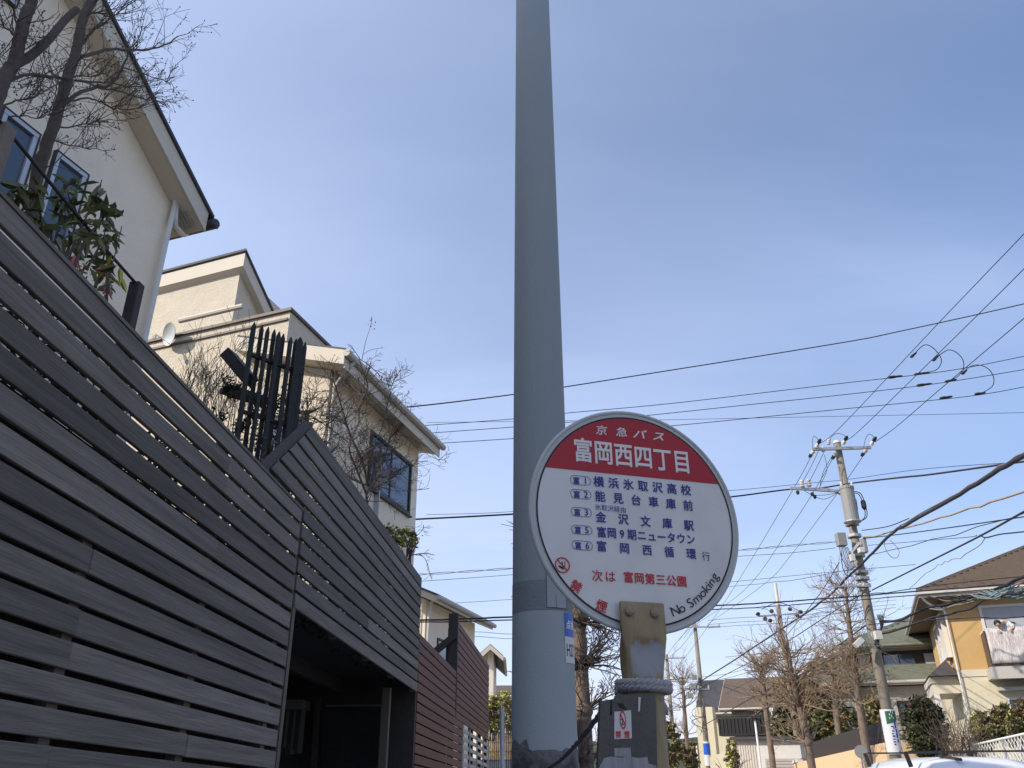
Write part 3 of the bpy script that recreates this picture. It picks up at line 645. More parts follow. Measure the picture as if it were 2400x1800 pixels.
mb = MB(); add_text(mb, '点検', .050, on_pole(60, (pz0+pz1)/2), .03, sx=.85); mb.build('sticker_lettering', M_wtext, pole)
mb = MB(); add_text(mb, 'H27', .075, on_pole(58, (pz0+pz2)/2), .01, sx=.62, sy=1.2); mb.build('sticker_lettering', M_ktext, pole)

# ================================================================== BUS STOP SIGN
ts = Vector((math.cos(math.radians(17.2)), math.sin(math.radians(17.2)), 0)); nsg = Vector((ts.y, -ts.x, 0))
c0 = atY(1492, 1210, 2.1); SGc = nsg.dot(c0)
pts = [on(x, y, nsg, SGc) for x, y in ((1243,1205),(1725,1215),(1471,969),(1500,1482))]
uc = (pts[0].dot(ts)+pts[1].dot(ts))/2; zc = (pts[2].z+pts[3].z)/2
R0 = ((pts[1].dot(ts)-pts[0].dot(ts))/2 + (pts[2].z-pts[3].z)/2)/2
SC0 = ts*uc + nsg*SGc; SC0.z = zc
sign = thing('bus_stop_sign', 'round white and red bus stop sign on a flattened ochre pipe before the grey pole', 'sign', (SC0.x, SC0.y, gz(SC0.x, SC0.y)))
def sp_(x, y, o=0.0): return SC0 + ts*x + Z*y + nsg*o
def suv(px, py):       # region pixels of a close look at the photograph -> sign coordinates
    q = on(1180+px/2.9625, 940+py/2.9625, nsg, SGc); return (q-SC0).dot(ts), q.z-zc
def disc(r, o0, o1, n=96, name='disc', m=M_white):
    return MB().prism([sp_(r*math.cos(2*math.pi*i/n), r*math.sin(2*math.pi*i/n), o0) for i in range(n)], nsg*(o1-o0)).build(name, m, sign)
disc(R0, -.010, -.001, name='disc', m=M_rim)
disc(R0*.945, -.0009, .0, name='face', m=M_white)
def ring(r0, r1, o, name, m, cx=0, cy=0, a0=0, a1=360, n=96):
    mb = MB()
    for i in range(n+1):
        a = math.radians(a0+(a1-a0)*i/n)
        for r in (r0, r1): mb.v.append(sp_(cx+r*math.cos(a), cy+r*math.sin(a), o))
    for i in range(n): k = 2*i; mb.f.append((k, k+1, k+3, k+2))
    return mb.build(name, m, sign)
ring(R0*.938, R0*.952, .0012, 'black_ring', M_ktext)
# rolled rim
mb = MB(); mb.tube([sp_(R0*math.cos(2*math.pi*i/96), R0*math.sin(2*math.pi*i/96), -.004) for i in range(97)], .006, 6, False); mb.build('rim', M_rim, sign, smooth=True)
xa, ya = suv(295, 457); xb, yb = suv(1480, 580); yc = (ya+yb)/2; RI_ = R0*.937
an = math.asin(yc/RI_); P = []
for i in range(61):
    a = an + (math.pi-2*an)*i/60; P.append(sp_(RI_*math.cos(a), RI_*math.sin(a), .0010))
mb = MB(); mb.quad(*P); mb.build('red_header', M_red, sign)
def line(txt, a, b, hpx, m, bold=.02, sx=1.0, sy=1.0, shear=0.0, o=.0020, name='lettering'):
    (xa, ya), (xb, yb) = suv(*a), suv(*b); mb = MB(); n = len(txt)
    size = abs(suv(a[0], a[1]-hpx/2)[1]-suv(a[0], a[1]+hpx/2)[1])/.92
    for i, ch in enumerate(txt):
        t = i/(n-1) if n > 1 else 0; x0 = xa+(xb-xa)*t; y0 = ya+(yb-ya)*t
        add_text(mb, ch, size, lambda x, y: sp_(x0+x, y0+y, o), bold, sx, sy, shear)
    return mb.build(name, m, sign)
line('京急', (680,205), (820,218), 66, M_wtext, .012, 1.15, .95, .12)
line('バス', (945,233), (1078,247), 66, M_wtext, .022, 1.25, .95, .25)
line('富岡西四丁目', (552,345), (1236,424), 152, M_wtext, .026, .85, 1.04)
for n_, y in zip('12356', (552, 648, 772, 895, 1003)):
    x = 533 + (y-552)*.028
    (x0, y0) = suv(x, y); w = .052*R0/.3*1.0; w = abs(suv(x+72, y)[0]-suv(x-72, y)[0])/2; h = abs(suv(x, y-32)[1]-suv(x, y+32)[1])/2
    mb = MB(); P0 = []; P1 = []
    for i in range(33):
        a = 2*math.pi*i/32; cxx = (w-h)*(1 if math.cos(a) > 0 else -1) if abs(math.cos(a)) > 1e-6 else 0
        for r, L_ in ((h, P0), (h-.0013, P1)): L_.append(sp_(x0+cxx+r*math.cos(a), y0+r*math.sin(a), .0020))
    for i in range(32): mb.quad(P0[i], P0[i+1], P1[i+1], P1[i])
    mb.build('route_badge', M_navy, sign)
    line('富', (x-28, y+1), (x-28, y+1), 46, M_navy, .025); line(n_, (x+35, y+1), (x+35, y+1), 58, M_navy, .012)
line('横浜氷取沢高校', (660,562), (1265,620), 72, M_navy, .022)
line('能見台車庫前', (670,663), (1280,728), 72, M_navy, .022)
line('氷取沢経由', (655,738), (830,757), 42, M_navy, .006)
line('金沢文庫駅', (675,808), (1285,865), 72, M_navy, .022)
line('富岡9期ニュータウン', (680,912), (1298,962), 72, M_navy, .022, .93)
line('富岡西循環', (680,1010), (1302,1062), 72, M_navy, .022)
line('行', (1405,1080), (1405,1080), 60, M_navy, .008)
line('次は', (650,1215), (740,1220), 78, M_rtext, .012)
line('富岡第三公園', (866,1225), (1237,1254), 74, M_rtext, .024)
def arc_char(ch, px, py, hpx, m, rotdeg, bold, name='lettering'):
    x0, y0 = suv(px, py); size = abs(suv(px, py-hpx/2)[1]-suv(px, py+hpx/2)[1])/.92; r = math.radians(rotdeg); mb = MB()
    add_text(mb, ch, size, lambda x, y: sp_(x0+x*math.cos(r)-y*math.sin(r), y0+x*math.sin(r)+y*math.cos(r), .0020), bold); mb.build(name, m, sign)
arc_char('禁', 503, 1288, 80, M_rtext, -30, .024); arc_char('煙', 680, 1425, 80, M_rtext, -17, .024)
# "No Smoking" following the lower right edge
xN, yN = suv(1200, 1478); xg, yg = suv(1478, 1228); aN = math.atan2(yN, xN); ag = math.atan2(yg, xg); rr = (math.hypot(xN,yN)+math.hypot(xg,yg))/2*.965
txt = 'No Smoking'; wd = {'N':.72,'o':.60,' ':.34,'S':.64,'m':.88,'k':.55,'i':.26,'n':.58,'g':.60}; tot = sum(wd[c] for c in txt); acc = wd['N']/2; span = tot-wd['N']/2-wd['g']/2
mb = MB(); cum = 0
for ch in txt:
    cc = cum + wd[ch]/2; cum += wd[ch]; t = (cc-wd['N']/2)/span; a = aN+(ag-aN)*t
    if ch == ' ': continue
    rot = a+math.pi/2
    add_text(mb, ch, .034, lambda x, y, a=a, rot=rot: sp_(rr*math.cos(a)+x*math.cos(rot)-(y)*math.sin(rot), rr*math.sin(a)+x*math.sin(rot)+(y)*math.cos(rot), .0020), .006, 1.1)
mb.build('lettering', M_ktext, sign, kind='stuff')
# no-smoking symbol
xs, ys = suv(408, 1140); rs = abs(suv(408+52,1140)[0]-xs)
ring(rs*.84, rs, .0020, 'prohibition_ring', M_rtext, xs, ys, n=40)
def sbar(x0, y0, x1, y1, w, m, o, name):
    d = Vector((x1-x0, y1-y0)); d.normalize(); p = Vector((-d.y, d.x))*w/2
    mb = MB(); mb.quad(sp_(x0-p.x,y0-p.y,o), sp_(x1-p.x,y1-p.y,o), sp_(x1+p.x,y1+p.y,o), sp_(x0+p.x,y0+p.y,o)); mb.build(name, m, sign)
sbar(xs-rs*.5, ys-rs*.1, xs+rs*.15, ys-rs*.45, rs*.20, M_ktext, .0017, 'cigarette_mark'); sbar(xs+rs*.1, ys-rs*.5, xs-rs*.05, ys+rs*.5, rs*.10, M_ktext, .0018, 'smoke_mark'); sbar(xs+rs*.3, ys-rs*.3, xs+rs*.35, ys+rs*.5, rs*.10, M_ktext, .0019, 'smoke_mark')
sbar(xs-rs*.62, ys+rs*.62, xs+rs*.62, ys-rs*.62, rs*.15, M_rtext, .0021, 'prohibition_bar')
# bracket: pipe whose top is hammered flat
def bpt(px, py, o=.02): return on(px, py, nsg, SGc+o)
bl, br = bpt(1453,1409), bpt(1556,1413); bb = bpt(1462,1493); bw = (br-bl).dot(ts)/2; bcx = ((br+bl)/2).dot(ts); bz1 = (bl.z+br.z)/2
zcr = bb.z; zlo = bpt(1500,1600).z; zend = gz(SC0.x, SC0.y)
bc = ts*bcx + nsg*(SGc+.012)
def sect(z, w, th, sq, yc_, dent=0):
    P = []
    for i in range(24):
        a = 2*math.pi*i/24 + math.pi/24; ca, sa = math.cos(a), math.sin(a)
        q = (abs(ca)**sq + abs(sa)**sq)**(-1/sq); y = th*sa*q
        if dent and sa > 0: y -= dent*(1-min(1, abs(ca*q)*1.25)**2)
        P.append(bc + ts*(w*ca*q) + nsg*(y + yc_) + Z*(z-bc.z))
    return P
mb = MB(); secs = []; 
for z, w, th, sq, yc_, de in ((bz1, bw*.97, .004, 9, .004, 0), (bz1-.004, bw, .006, 9, .004, 0), (zcr+.008, bw, .006, 9, .004, 0), (zcr, bw*.995, .008, 8, .003, 0), (zcr-.010, bw*.985, .016, 5, -.002, .012), (zcr-.035, bw*.95, .030, 3, -.010, .018), (zcr-.065, bw*.90, .040, 2.3, -.016, .010), (zlo, bw*.83, .043, 2.0, -.018, 0.0), (zlo-.3, .047, .045, 2.0, -.018, 0), (zend, .047, .045, 2.0, -.018, 0)):
    secs.append(sect(z, w, th, sq, yc_, de))
for s_ in secs: mb.v += s_
for k in range(len(secs)-1):
    for j in range(24):
        a = k*24+j; b = k*24+(j+1)%24; mb.f.append((a, b, b+24, a+24))
mb.f.append(tuple(range(23,-1,-1)))
M_pipe = M_ochre.copy(); M_pipe.name = 'worn_pipe_paint'; t_ = M_pipe.node_tree; b_n = t_.nodes['Principled BSDF']
src = b_n.inputs['Base Color'].links[0].from_socket; tcn = N(t_, 'ShaderNodeTexCoord'); sxz = N(t_, 'ShaderNodeSeparateXYZ'); t_.links.new(tcn.outputs['Object'], sxz.inputs[0])
nzw = N(t_, 'ShaderNodeTexNoise'); nzw.inputs['Scale'].default_value = 26; nzw.inputs['Detail'].default_value = 6; mpw = N(t_, 'ShaderNodeMapping'); mpw.inputs['Scale'].default_value = (2,2,.5); t_.links.new(tcn.outputs['Object'], mpw.inputs[0]); t_.links.new(mpw.outputs[0], nzw.inputs['Vector'])
oz = WO[sign.name].z; zmid = (zcr-.008+zlo+.01)/2-oz; zhalf = (zcr-.008-zlo-.01)/2
dz_ = math_n(t_, 'SUBTRACT', 1.0, math_n(t_, 'DIVIDE', math_n(t_, 'ABSOLUTE', math_n(t_, 'SUBTRACT', sxz.outputs[2], zmid)), zhalf))
dtx = N(t_, 'ShaderNodeVectorMath', operation='DOT_PRODUCT'); t_.links.new(tcn.outputs['Object'], dtx.inputs[0]); dtx.inputs[1].default_value = ts
du_ = math_n(t_, 'SUBTRACT', .95, math_n(t_, 'DIVIDE', math_n(t_, 'ABSOLUTE', math_n(t_, 'SUBTRACT', dtx.outputs['Value'], bcx-ts.dot(WO[sign.name]))), bw*.95))
wear = math_n(t_, 'ADD', math_n(t_, 'MULTIPLY', math_n(t_, 'MINIMUM', dz_, du_), 1.5), math_n(t_, 'MULTIPLY', math_n(t_, 'SUBTRACT', nzw.outputs[0], .5), 2.2))
mrw = N(t_, 'ShaderNodeMapRange'); mrw.inputs[1].default_value = .10; mrw.inputs[2].default_value = .42; t_.links.new(wear, mrw.inputs[0])
mxw = N(t_, 'ShaderNodeMix', data_type='RGBA'); t_.links.new(mrw.outputs[0], mxw.inputs[0]); t_.links.new(src, mxw.inputs[6]); mxw.inputs[7].default_value = (.30,.31,.33,1); t_.links.new(mxw.outputs[2], b_n.inputs['Base Color'])
brk = mb.build('post_pipe', M_pipe, sign, smooth=True)
md = brk.modifiers.new('edges', 'EDGE_SPLIT'); md.split_angle = math.radians(50)
for px, py in ((1474,1432), (1534,1437)):
    q = bpt(px, py, .0225)
    MB().lathe(q, [(.011,0),(.0125,.001),(.0125,.004),(.010,.007),(.004,.0085)], 14, nsg).build('bolt', M_bolt, sign, smooth=False)
    pass

# timetable plate, ropes
npl = nsg; PLc = SGc + .075
def pp_(x, y): return on(1180+x/3.607, 1340+y/3.607, npl, PLc)
plate = thing('timetable_plate', 'dark grey notched timetable board tied to the sign post, with a small no-smoking sticker', 'notice board', on(1470, 2000, npl, PLc))
def poly(P, th, name, m, par, o=0.0): return MB().prism([pp_(*p)+npl*o for p in P], npl*-th).build(name, m, par)
poly([(820,1112),(832,1090),(906,1079),(900,1215),(890,1700),(798,1700)], .012, 'panel_side', M_plate, plate)
poly([(921,1077),(945,1072),(962,1040),(1278,1026),(1289,1100),(1302,1700),(891,1700),(901,1216),(917,1214)], .012, 'panel', M_plate, plate)
poly([(960,1108),(1010,1112),(1042,1168),(985,1150)], .001, 'hole', M_black, plate, .0012)
poly([(1140,1060),(1160,1060),(1150,1182),(1138,1182)], .001, 'slot', M_sticker, plate, .0012)
poly([(936,1184),(1076,1172),(1084,1408),(936,1416)], .001, 'sticker', M_sticker, plate, .0014)
poly([(936,1492),(1072,1486),(1080,1566),(936,1560)], .001, 'peeled_sticker', M_scratch, plate, .0013)
pts_s = [(850,1575),(905,1562),(1000,1572),(1060,1560),(1130,1574),(1215,1566),(1225,1620),(1290,1640),(1300,1700),(800,1700),(815,1640)]
poly(pts_s, .001, 'scratched_area', M_scratch, plate, .0012)
def plate_fn(x0, y0): 
    b0 = pp_(x0, y0)+npl*.0026; return lambda x, y: b0 + ts*x + Z*y
for ch, x in (('禁', 968), ('煙', 1040)):
    mb = MB(); add_text(mb, ch, .0155, plate_fn(x, 1376), .03, .9); mb.build('lettering', M_rtext, plate)
mb = MB(); b0 = pp_(1006, 1252)+npl*.0026
for i in range(25):
    a = 2*math.pi*i/24
    for r in (.0125, .0098): mb.v.append(b0 + ts*(r*.62*math.cos(a)) + Z*(r*1.6*math.sin(a)))
for i in range(24): k = 2*i; mb.f.append((k, k+1, k+3, k+2))
mb.quad(b0-ts*.007+Z*.012, b0-ts*.005+Z*.014, b0+ts*.007-Z*.012, b0+ts*.005-Z*.014); mb.build('sticker_symbol', M_rtext, plate)
mb = MB(); add_text(mb, '2', .018, plate_fn(1000, 1268), .0, 1); mb.build('lettering', M_ktext, plate)
def twisted(P, r, name, m, label, cat, turns=60, strands=3):
    P = smooth_pts(P, 10); L = [0]
    for a, b in zip(P[:-1], P[1:]): L.append(L[-1]+(b-a).length)
    mb = MB()
    for s in range(strands):
        Q_ = []
        for i, p in enumerate(P):
            d = (P[min(i+1,len(P)-1)]-P[max(i-1,0)]).normalized(); x = d.cross(Z); 
            if x.length < .05: x = d.cross(Vector((1,0,0)))
            x.normalize(); y = x.cross(d); a = L[i]*turns + s*2*math.pi/strands
            Q_.append(p + (x*math.cos(a)+y*math.sin(a))*r*.52)
        mb.tube(Q_, r*.56, 6)
    return tag(mb.build(name, m, smooth=True), label, cat)
zr1 = bpt(1500, 1612).z; hel = []
for i in range(0, 62):
    a = 2*math.pi*i/30 + math.pi*.9; zz_ = zr1 + .012 - .021*i/61
    hel.append(bc + ts*(.061*math.cos(a)) + nsg*(-.018 - .061*math.sin(a)) + Z*(zz_-bc.z))
def fine(P):
    R_ = []
    for a, b in zip(P[:-1], P[1:]): R_ += [a, (a+b)/2]
    return R_+[P[-1]]
twisted(hel, .0098, 'white_rope', M_rope, 'white twisted rope wound round the post just below the round sign', 'rope', 160)
twisted([bpt(1537,1640,.03)+ts*.006, bpt(1548,1655,-.02)+ts*.01, bpt(1550,1672,-.05)+ts*.012], .0075, 'white_rope', M_rope, 'short white rope end hanging at the right edge of the timetable board', 'rope', 160)
rp_a = on(1410, 1668, npl, PLc-.01); rp_c = atY(1288, 1800, 3.4); rp_d = RU(rp_c.y+.9, 1.5, .9)
twisted([rp_a, rp_a.lerp(rp_c, .33)-Z*.012, rp_a.lerp(rp_c, .66)-Z*.012, rp_c, rp_c+(rp_c-rp_a)*.5], .0068, 'grey_rope', M_roped, 'taut grey rope running down left from the timetable board past the grey pole', 'rope', 110)

# ================================================================== UTILITY POLES
def solve_h(px, py, h):
    d = ray(px, py); t = (h-1.6)/(d.z - GR*(d.x*RD.x+d.y*RD.y)); return EYE + d*t
def insulator(par, p, ax=Z, s=1.0, name='insulator', m=None):
    return MB().lathe(p, [(.02*s,0),(.055*s,.03*s),(.03*s,.05*s),(.055*s,.08*s),(.03*s,.10*s),(.045*s,.13*s),(.015*s,.17*s)], 8, ax).build(name, m or M_porc, par)
def utility_pole(top, r0, r1, label, arms=(), height=None, lean=(0,0), wrapm=None, group='utility poles along the right kerb'):
    x, y = top.x, top.y; g = gz(x, y); H_ = top.z-g
    t = thing('utility_pole', label, 'utility pole', (x, y, g), group)
    MB().tube([(x,y,g-.2),(x,y,g+H_*.5),(x,y,top.z)], [r0, (r0+r1)/2, r1], 16).build('shaft', M_polec, t, smooth=True)
    for (h, half, off, ins, th) in arms:       # arm height above ground, half length, centre offset, insulator count
        c = Vector((x, y, g+h)) + RN*off
        MB().bar(c-RN*half - RD*(r0+.02), c+RN*half - RD*(r0+.02), th, th).build('crossarm', M_galv, t)
        for i in range(ins):
            q = c + RN*(half*.94*(2*i/(ins-1)-1) if ins > 1 else 0) - RD*(r0+.02)
            insulator(t, q+Z*th*.4, s=1.3)
    return t, g
P2 = solve_h(1962, 1040, 12.4)
t2, g2 = utility_pole(P2, .175, .11, 'nearest right-hand utility pole carrying a big grey transformer and a white pole wrap sign')
X2, Y2 = P2.x, P2.y
def at2(px, py, dy=0.0): return atY(px, py, Y2+dy)
# top crossarm
a, b = at2(1905,1053,-.2), at2(2041,1049,-.2); MB().bar(a, b, .09, .09).build('crossarm', M_galv, t2)
MB().lathe(P2+Z*.0, [(.13,0),(.14,.02),(.10,.10),(.03,.13)], 12).build('cap', M_porc, t2)
def deadend(q, d, par=t2, s=1.25):
    insulator(par, q, d, s); MB().lathe(q+Vector(d).normalized()*.20*s, [(.03*s,0),(.05*s,.05*s),(.045*s,.16*s),(.02*s,.22*s)], 8, d).build('clamp_cover', M_rubber, par)
fwd_up = (RD*-1+Z*.12).normalized(); back_dn = (RD+Z*-.03).normalized()
for px, py in ((1914,1047), (1976,1040), (2042,1042)): deadend(at2(px,py,-.25), fwd_up)
for px, py in ((1906,1058), (1960,1062), (2030,1055)): deadend(at2(px,py,-.1), back_dn)
for px, py in ((1943,1043), (1930,1060)): insulator(t2, at2(px,py,-.2), s=1.2)
# jumpers at the top
def jumper(P, name='jumper_wire', par=t2, r=.009, m=None, dy=-.3):
    return MB().tube(smooth_pts([at2(x,y,dy) for x, y in P], 5), r, 5).build(name, m or M_wire, par)
jumper([(1905,1056),(1904,1034),(1908,1022),(1917,1030),(1921,1037)])
jumper([(1945,1040),(1948,1025),(1962,1016),(1978,1020),(1988,1030)])
jumper([(2024,1050),(2028,1030),(2036,1018),(2046,1022),(2052,1036)])
jumper([(1919,1055),(1900,1095),(1882,1128)]); jumper([(1930,1062),(1912,1100),(1897,1128)]); jumper([(1952,1066),(1930,1105),(1922,1140)]); jumper([(1932,1066),(1938,1100),(1926,1130),(1920,1145)])
# lower-left bracket arm with cut-outs
a, b = at2(1852,1144,-.15), at2(1965,1151,-.15); MB().bar(a, b, .08, .08).build('crossarm', M_galv, t2)
MB().tube(smooth_pts([at2(1905,1145,-.1), at2(1945,1147,-.1), at2(1975,1162,-.1)], 4), .03, 6).build('arm_stay', M_galv, t2)
for px, py in ((1881,1143), (1897,1141)):
    q = at2(px, py, -.2); MB().lathe(q, [(.05,0),(.09,.04),(.05,.07),(.09,.12),(.05,.15),(.08,.2),(.03,.26)], 10).build('cutout_switch', M_porc, t2)
for px, py in ((1869,1150), (1903,1154), (1909,1160)): MB().lathe(at2(px,py,-.2), [(.03,0),(.06,.03),(.05,.10),(.02,.13)], 8, -Z).build('clamp_cover', M_rubber, t2)
jumper([(1885,1150),(1905,1160),(1935,1160),(1962,1155)]); jumper([(1900,1160),(1930,1170),(1955,1160),(1964,1152)])
# transformer
tc0 = at2(1983,1141,-.42); tz1 = at2(1990,1222,-.42).z
MB().lathe(Vector((tc0.x, tc0.y, tz1)), [(.18,-.02),(.215,0),(.215,tc0.z-tz1-.1),(.23,tc0.z-tz1-.09),(.23,tc0.z-tz1-.02),(.18,tc0.z-tz1),(.06,tc0.z-tz1+.06)], 20).build('transformer', M_trafo, t2, smooth=False)
MB().lathe(Vector((tc0.x, tc0.y, tz1-.03)), [(.27,0),(.27,.03)], 18).build('transformer_base', M_galv, t2)
for dx in (-.16, .18): MB().lathe(Vector((tc0.x+dx, tc0.y-.05, tc0.z)), [(.03,0),(.05,.04),(.03,.07),(.045,.1),(.02,.15)], 8).build('bushing', M_porc, t2)
for P in ([(2002,1155),(2014,1160),(2022,1180),(2028,1205),(2022,1218),(2010,1222)], [(2002,1152),(2018,1158),(2030,1190),(2031,1212),(2016,1222)], [(2006,1170),(2010,1195),(2008,1215)]): jumper(P, r=.014)
MB().lathe(at2(2022,1172,-.45), [(.04,0),(.075,.04),(.075,.24),(.03,.32)], 10, (at2(2027,1196,-.45)-at2(2022,1172,-.45)).normalized()).build('switch_unit', M_rubber, t2)
# boxes and racks
def box_px(x0, y0, x1, y1, d, name, m, par=t2, dy=-.3):
    a = at2(x0, y0, dy); b = at2(x1, y1, dy); c = (a+b)/2; return MB().box(c, (abs(b.x-a.x), d, abs(a.z-b.z))).build(name, m, par, bevel=.012)
box_px(1958,1250,1984,1280, .25, 'meter_box', M_trafo); box_px(2018,1262,2033,1296, .22, 'junction_box', M_trafo)
box_px(2011,1284,2026,1296, .2, 'junction_box', M_porc, dy=-.5); box_px(1990,1300,2004,1316, .18, 'junction_box', M_porc, dy=-.4)
for i, (x, y) in enumerate(((2004,1232),(2012,1260),(2018,1306),(2034,1345),(2036,1360),(2038,1376))):
    q = at2(x, y); MB().lathe(Vector((X2, Y2, q.z)), [(.21,0),(.215,.02),(.215,.07),(.21,.09)], 14).build('band_clamp', M_galv, t2)
a, b = at2(1990,1300,-.3), at2(2014,1272,-.3); MB().bar(a, b, .07, .07).build('diagonal_bracket', M_porc, t2)
MB().bar(at2(1941,1374,-.2), at2(2042,1374,-.2), .035, .035).build('step_arm', M_galv, t2)
for k in range(7):
    x0 = 1968+k*3; jumper([(x0,1282),(x0+4+k,1306),(1990+2*k,1335-k*2),(2000+k,1330)], r=.012, dy=-.35, m=M_wiregrey if k % 2 else M_wire)
jumper([(1972,1290),(1974,1325),(1984,1348),(2000,1350)], r=.014); jumper([(1967,1300),(1965,1350),(1970,1420)], r=.008, m=M_bolt); jumper([(1980,1330),(1980,1400)], r=.008, m=M_bolt)
jumper([(2080,1258),(2073,1275),(2080,1295),(2092,1307),(2104,1305),(2107,1290),(2095,1275),(2085,1265)], 'cable_loop', r=.010, m=M_wiregrey)
box_px(2045,1480,2066,1500, .3, 'splice_box', M_porc, dy=-.4)
q = at2(2012,1506,-.45); MB().bar(at2(2004,1514,-.45), at2(2020,1498,-.45), .18, .14).build('splice_closure', M_porc, t2)
for k in range(9):
    jumper([(2008+k*4,1482-k),(2018+k*4,1500),(2016+k*6,1518-(k%3)*3),(2040,1530-k*2)], 'teal_wire', r=.010, m=M_teal if k % 2 else M_wiregrey, dy=-.4)
for k in range(6): jumper([(2055+k*3,1440),(2064+k,1470),(2060-k*2,1510),(2070+k*2,1530)], r=.012, dy=-.35)
# wrap sign on the pole: green top, white lower part with green lettering
def pole_wrap(par, x, y, r, z0, z1, green=True):
    mb = MB(); mb.tube([(x,y,z0),(x,y,z1)], r+.006, 20, False); mb.build('wrap_sheet', M_sticker, par, smooth=True)
    if green:
        mb = MB(); rr_ = r+.010
        for i in range(13):
            a = math.radians(-42+128*i/12); q = Vector((x+rr_*math.sin(a), y-rr_*math.cos(a), 0)); mb.v += [q+Z*(z1-.05), q+Z*(z0+(z1-z0)*(.66+.0085*i))]
        for i in range(12): k = 2*i; mb.f.append((k+1, k+3, k+2, k))
        mb.build('wrap_header', M_green, par, smooth=True)
    else: MB().tube([(x,y,z0+(z1-z0)*.45),(x,y,z1-.1)], r+.010, 20, False).build('wrap_header', M_blue, par, smooth=True)
wz1 = at2(2086,1663).z; wz0 = at2(2098,1768).z
pole_wrap(t2, X2, Y2, .198, wz0, wz1)
def pole_text(par, txt, x, y, r, z, size, m, sx=1.0, a_c=-18):
    def fn(px_, py_):
        a = math.radians(a_c)+px_/r; return Vector((x+r*math.sin(a), y-r*math.cos(a), z+py_))
    mb = MB(); add_text(mb, txt, size, fn, .02, sx); mb.build('lettering', m, par)
def wrap_mark(par, x, y, r, z, a0, a1, h, m):      # flat printed stroke following the round pole
    mb = MB()
    for i in range(7):
        a = math.radians(a0+(a1-a0)*i/6)
        for q in (0, h): mb.v.append(Vector((x+r*math.sin(a), y-r*math.cos(a), z+q)))
    for i in range(6): k = 2*i; mb.f.append((k, k+2, k+3, k+1))
    return mb.build('printed_mark', m, par)
wh = wz1-wz0
for f, a0, a1, h in ((.60,-6,14,.03),(.55,10,16,.07),(.50,-4,12,.03),(.44,-8,6,.03),(.38,-6,14,.04),(.32,-6,12,.03),(.26,-8,14,.03),(.20,-4,10,.04),(.66,22,40,.10),(.57,24,38,.12),(.47,26,40,.10),(.36,24,40,.12),(.25,26,38,.10)): wrap_mark(t2, X2, Y2, .208, wz0+wh*f, a0-10, a1-10, h, M_navy)
for f, a0, a1, h in ((.78,-5,0,.05),(.86,-3,4,.05),(.92,8,14,.05),(.82,12,18,.06),(.90,24,30,.05),(.78,22,26,.05)): wrap_mark(t2, X2, Y2, .213, wz0+wh*f, a0-10, a1-10, h, M_wtext)
mb = MB(); q_ = [Vector((X2+.212*math.sin(math.radians(a)), Y2-.212*math.cos(math.radians(a)), 0)) for a in (5,20,35,50,65,80)]
mb.quad(*([q+Z*(wz0+.02) for q in q_]+[q_[k]+Z*(wz0+.05+.035*k) for k in (5,4,3,2,1)])); mb.build('wrap_footer', M_green, t2)

P3 = solve_h(1817, 1368, 12.6)
t3, g3 = utility_pole(P3-Z*1.25, .19, .10, 'middle utility pole with a bright thin tube on top and a ring of black insulators', arms=())
MB().tube([P3-Z*1.35, P3+Z*.02], [.09,.075], 12).build('top_tube', M_fascia, t3)
for dx, dz, s in ((-1.1,-1.6,1), (-.75,-1.85,1), (-.35,-1.45,1), (.45,-1.35,1), (.8,-1.7,1), (1.0,-1.5,1), (-.5,-1.95,1)):
    q = P3 + Vector((dx, -.15, dz)); MB().lathe(q, [(.04,0),(.10,.05),(.10,.16),(.03,.24)], 8, (Vector((1 if dx > 0 else -1, 0, -.4))).normalized()).build('insulator', M_rubber, t3)
MB().bar(P3+Vector((-1.2,-.15,-1.75)), P3+Vector((1.1,-.15,-1.62)), .07, .07).build('crossarm', M_galv, t3)
MB().tube(smooth_pts([P3+Vector((-1.0,-.2,-1.4)), P3+Vector((0,-.2,-1.05)), P3+Vector((1.0,-.2,-1.5))], 5), .02, 5).build('jumper_wire', M_wire, t3)
P4 = solve_h(1628, 1460, 12.5)
t4, g4 = utility_pole(P4, .20, .12, 'tall utility pole just right of the round sign with crossarm and blue pole wrap', arms=((12.2,1.5,.1,5,.09), (8.4,.8,-.3,3,.07)))
pole_wrap(t4, P4.x, P4.y, .198, atY(1655,1795,P4.y).z, atY(1650,1738,P4.y).z, False)
P5 = solve_h(1562, 1534, 12.5)
t5, g5 = utility_pole(P5, .20, .12, 'farthest utility pole, thin, at the left of the pair beyond the sign', arms=((12.2,1.4,0,4,.09), (8.4,.9,-.2,3,.07)))
pole_wrap(t5, P5.x, P5.y, .198, atY(1583,1795,P5.y).z, atY(1578,1740,P5.y).z, False)
random.seed(11)
for t, P, ty in ((t4, P4, (1610,1560)), (t5, P5, (1550,1640))):
    for k in range(14):
        z = P.z - ru(3.4, 5.8); a = Vector((P.x+ru(-.25,.05), P.y-.28, z)); 
        MB().tube(smooth_pts([a, a+Vector((ru(-.9,.1), -.1, ru(-.5,.3))), a+Vector((ru(-.7,.2), 0, ru(-1.2,-.3)))], 4), .018, 4).build('jumper_wire', M_wiregrey if k % 2 else M_wire, t)
    for k in range(3): MB().box((P.x-ru(.3,.9), P.y-.3, P.z-3.4-k*.55), (.32,.25,.3)).build('junction_box', M_trafo, t)

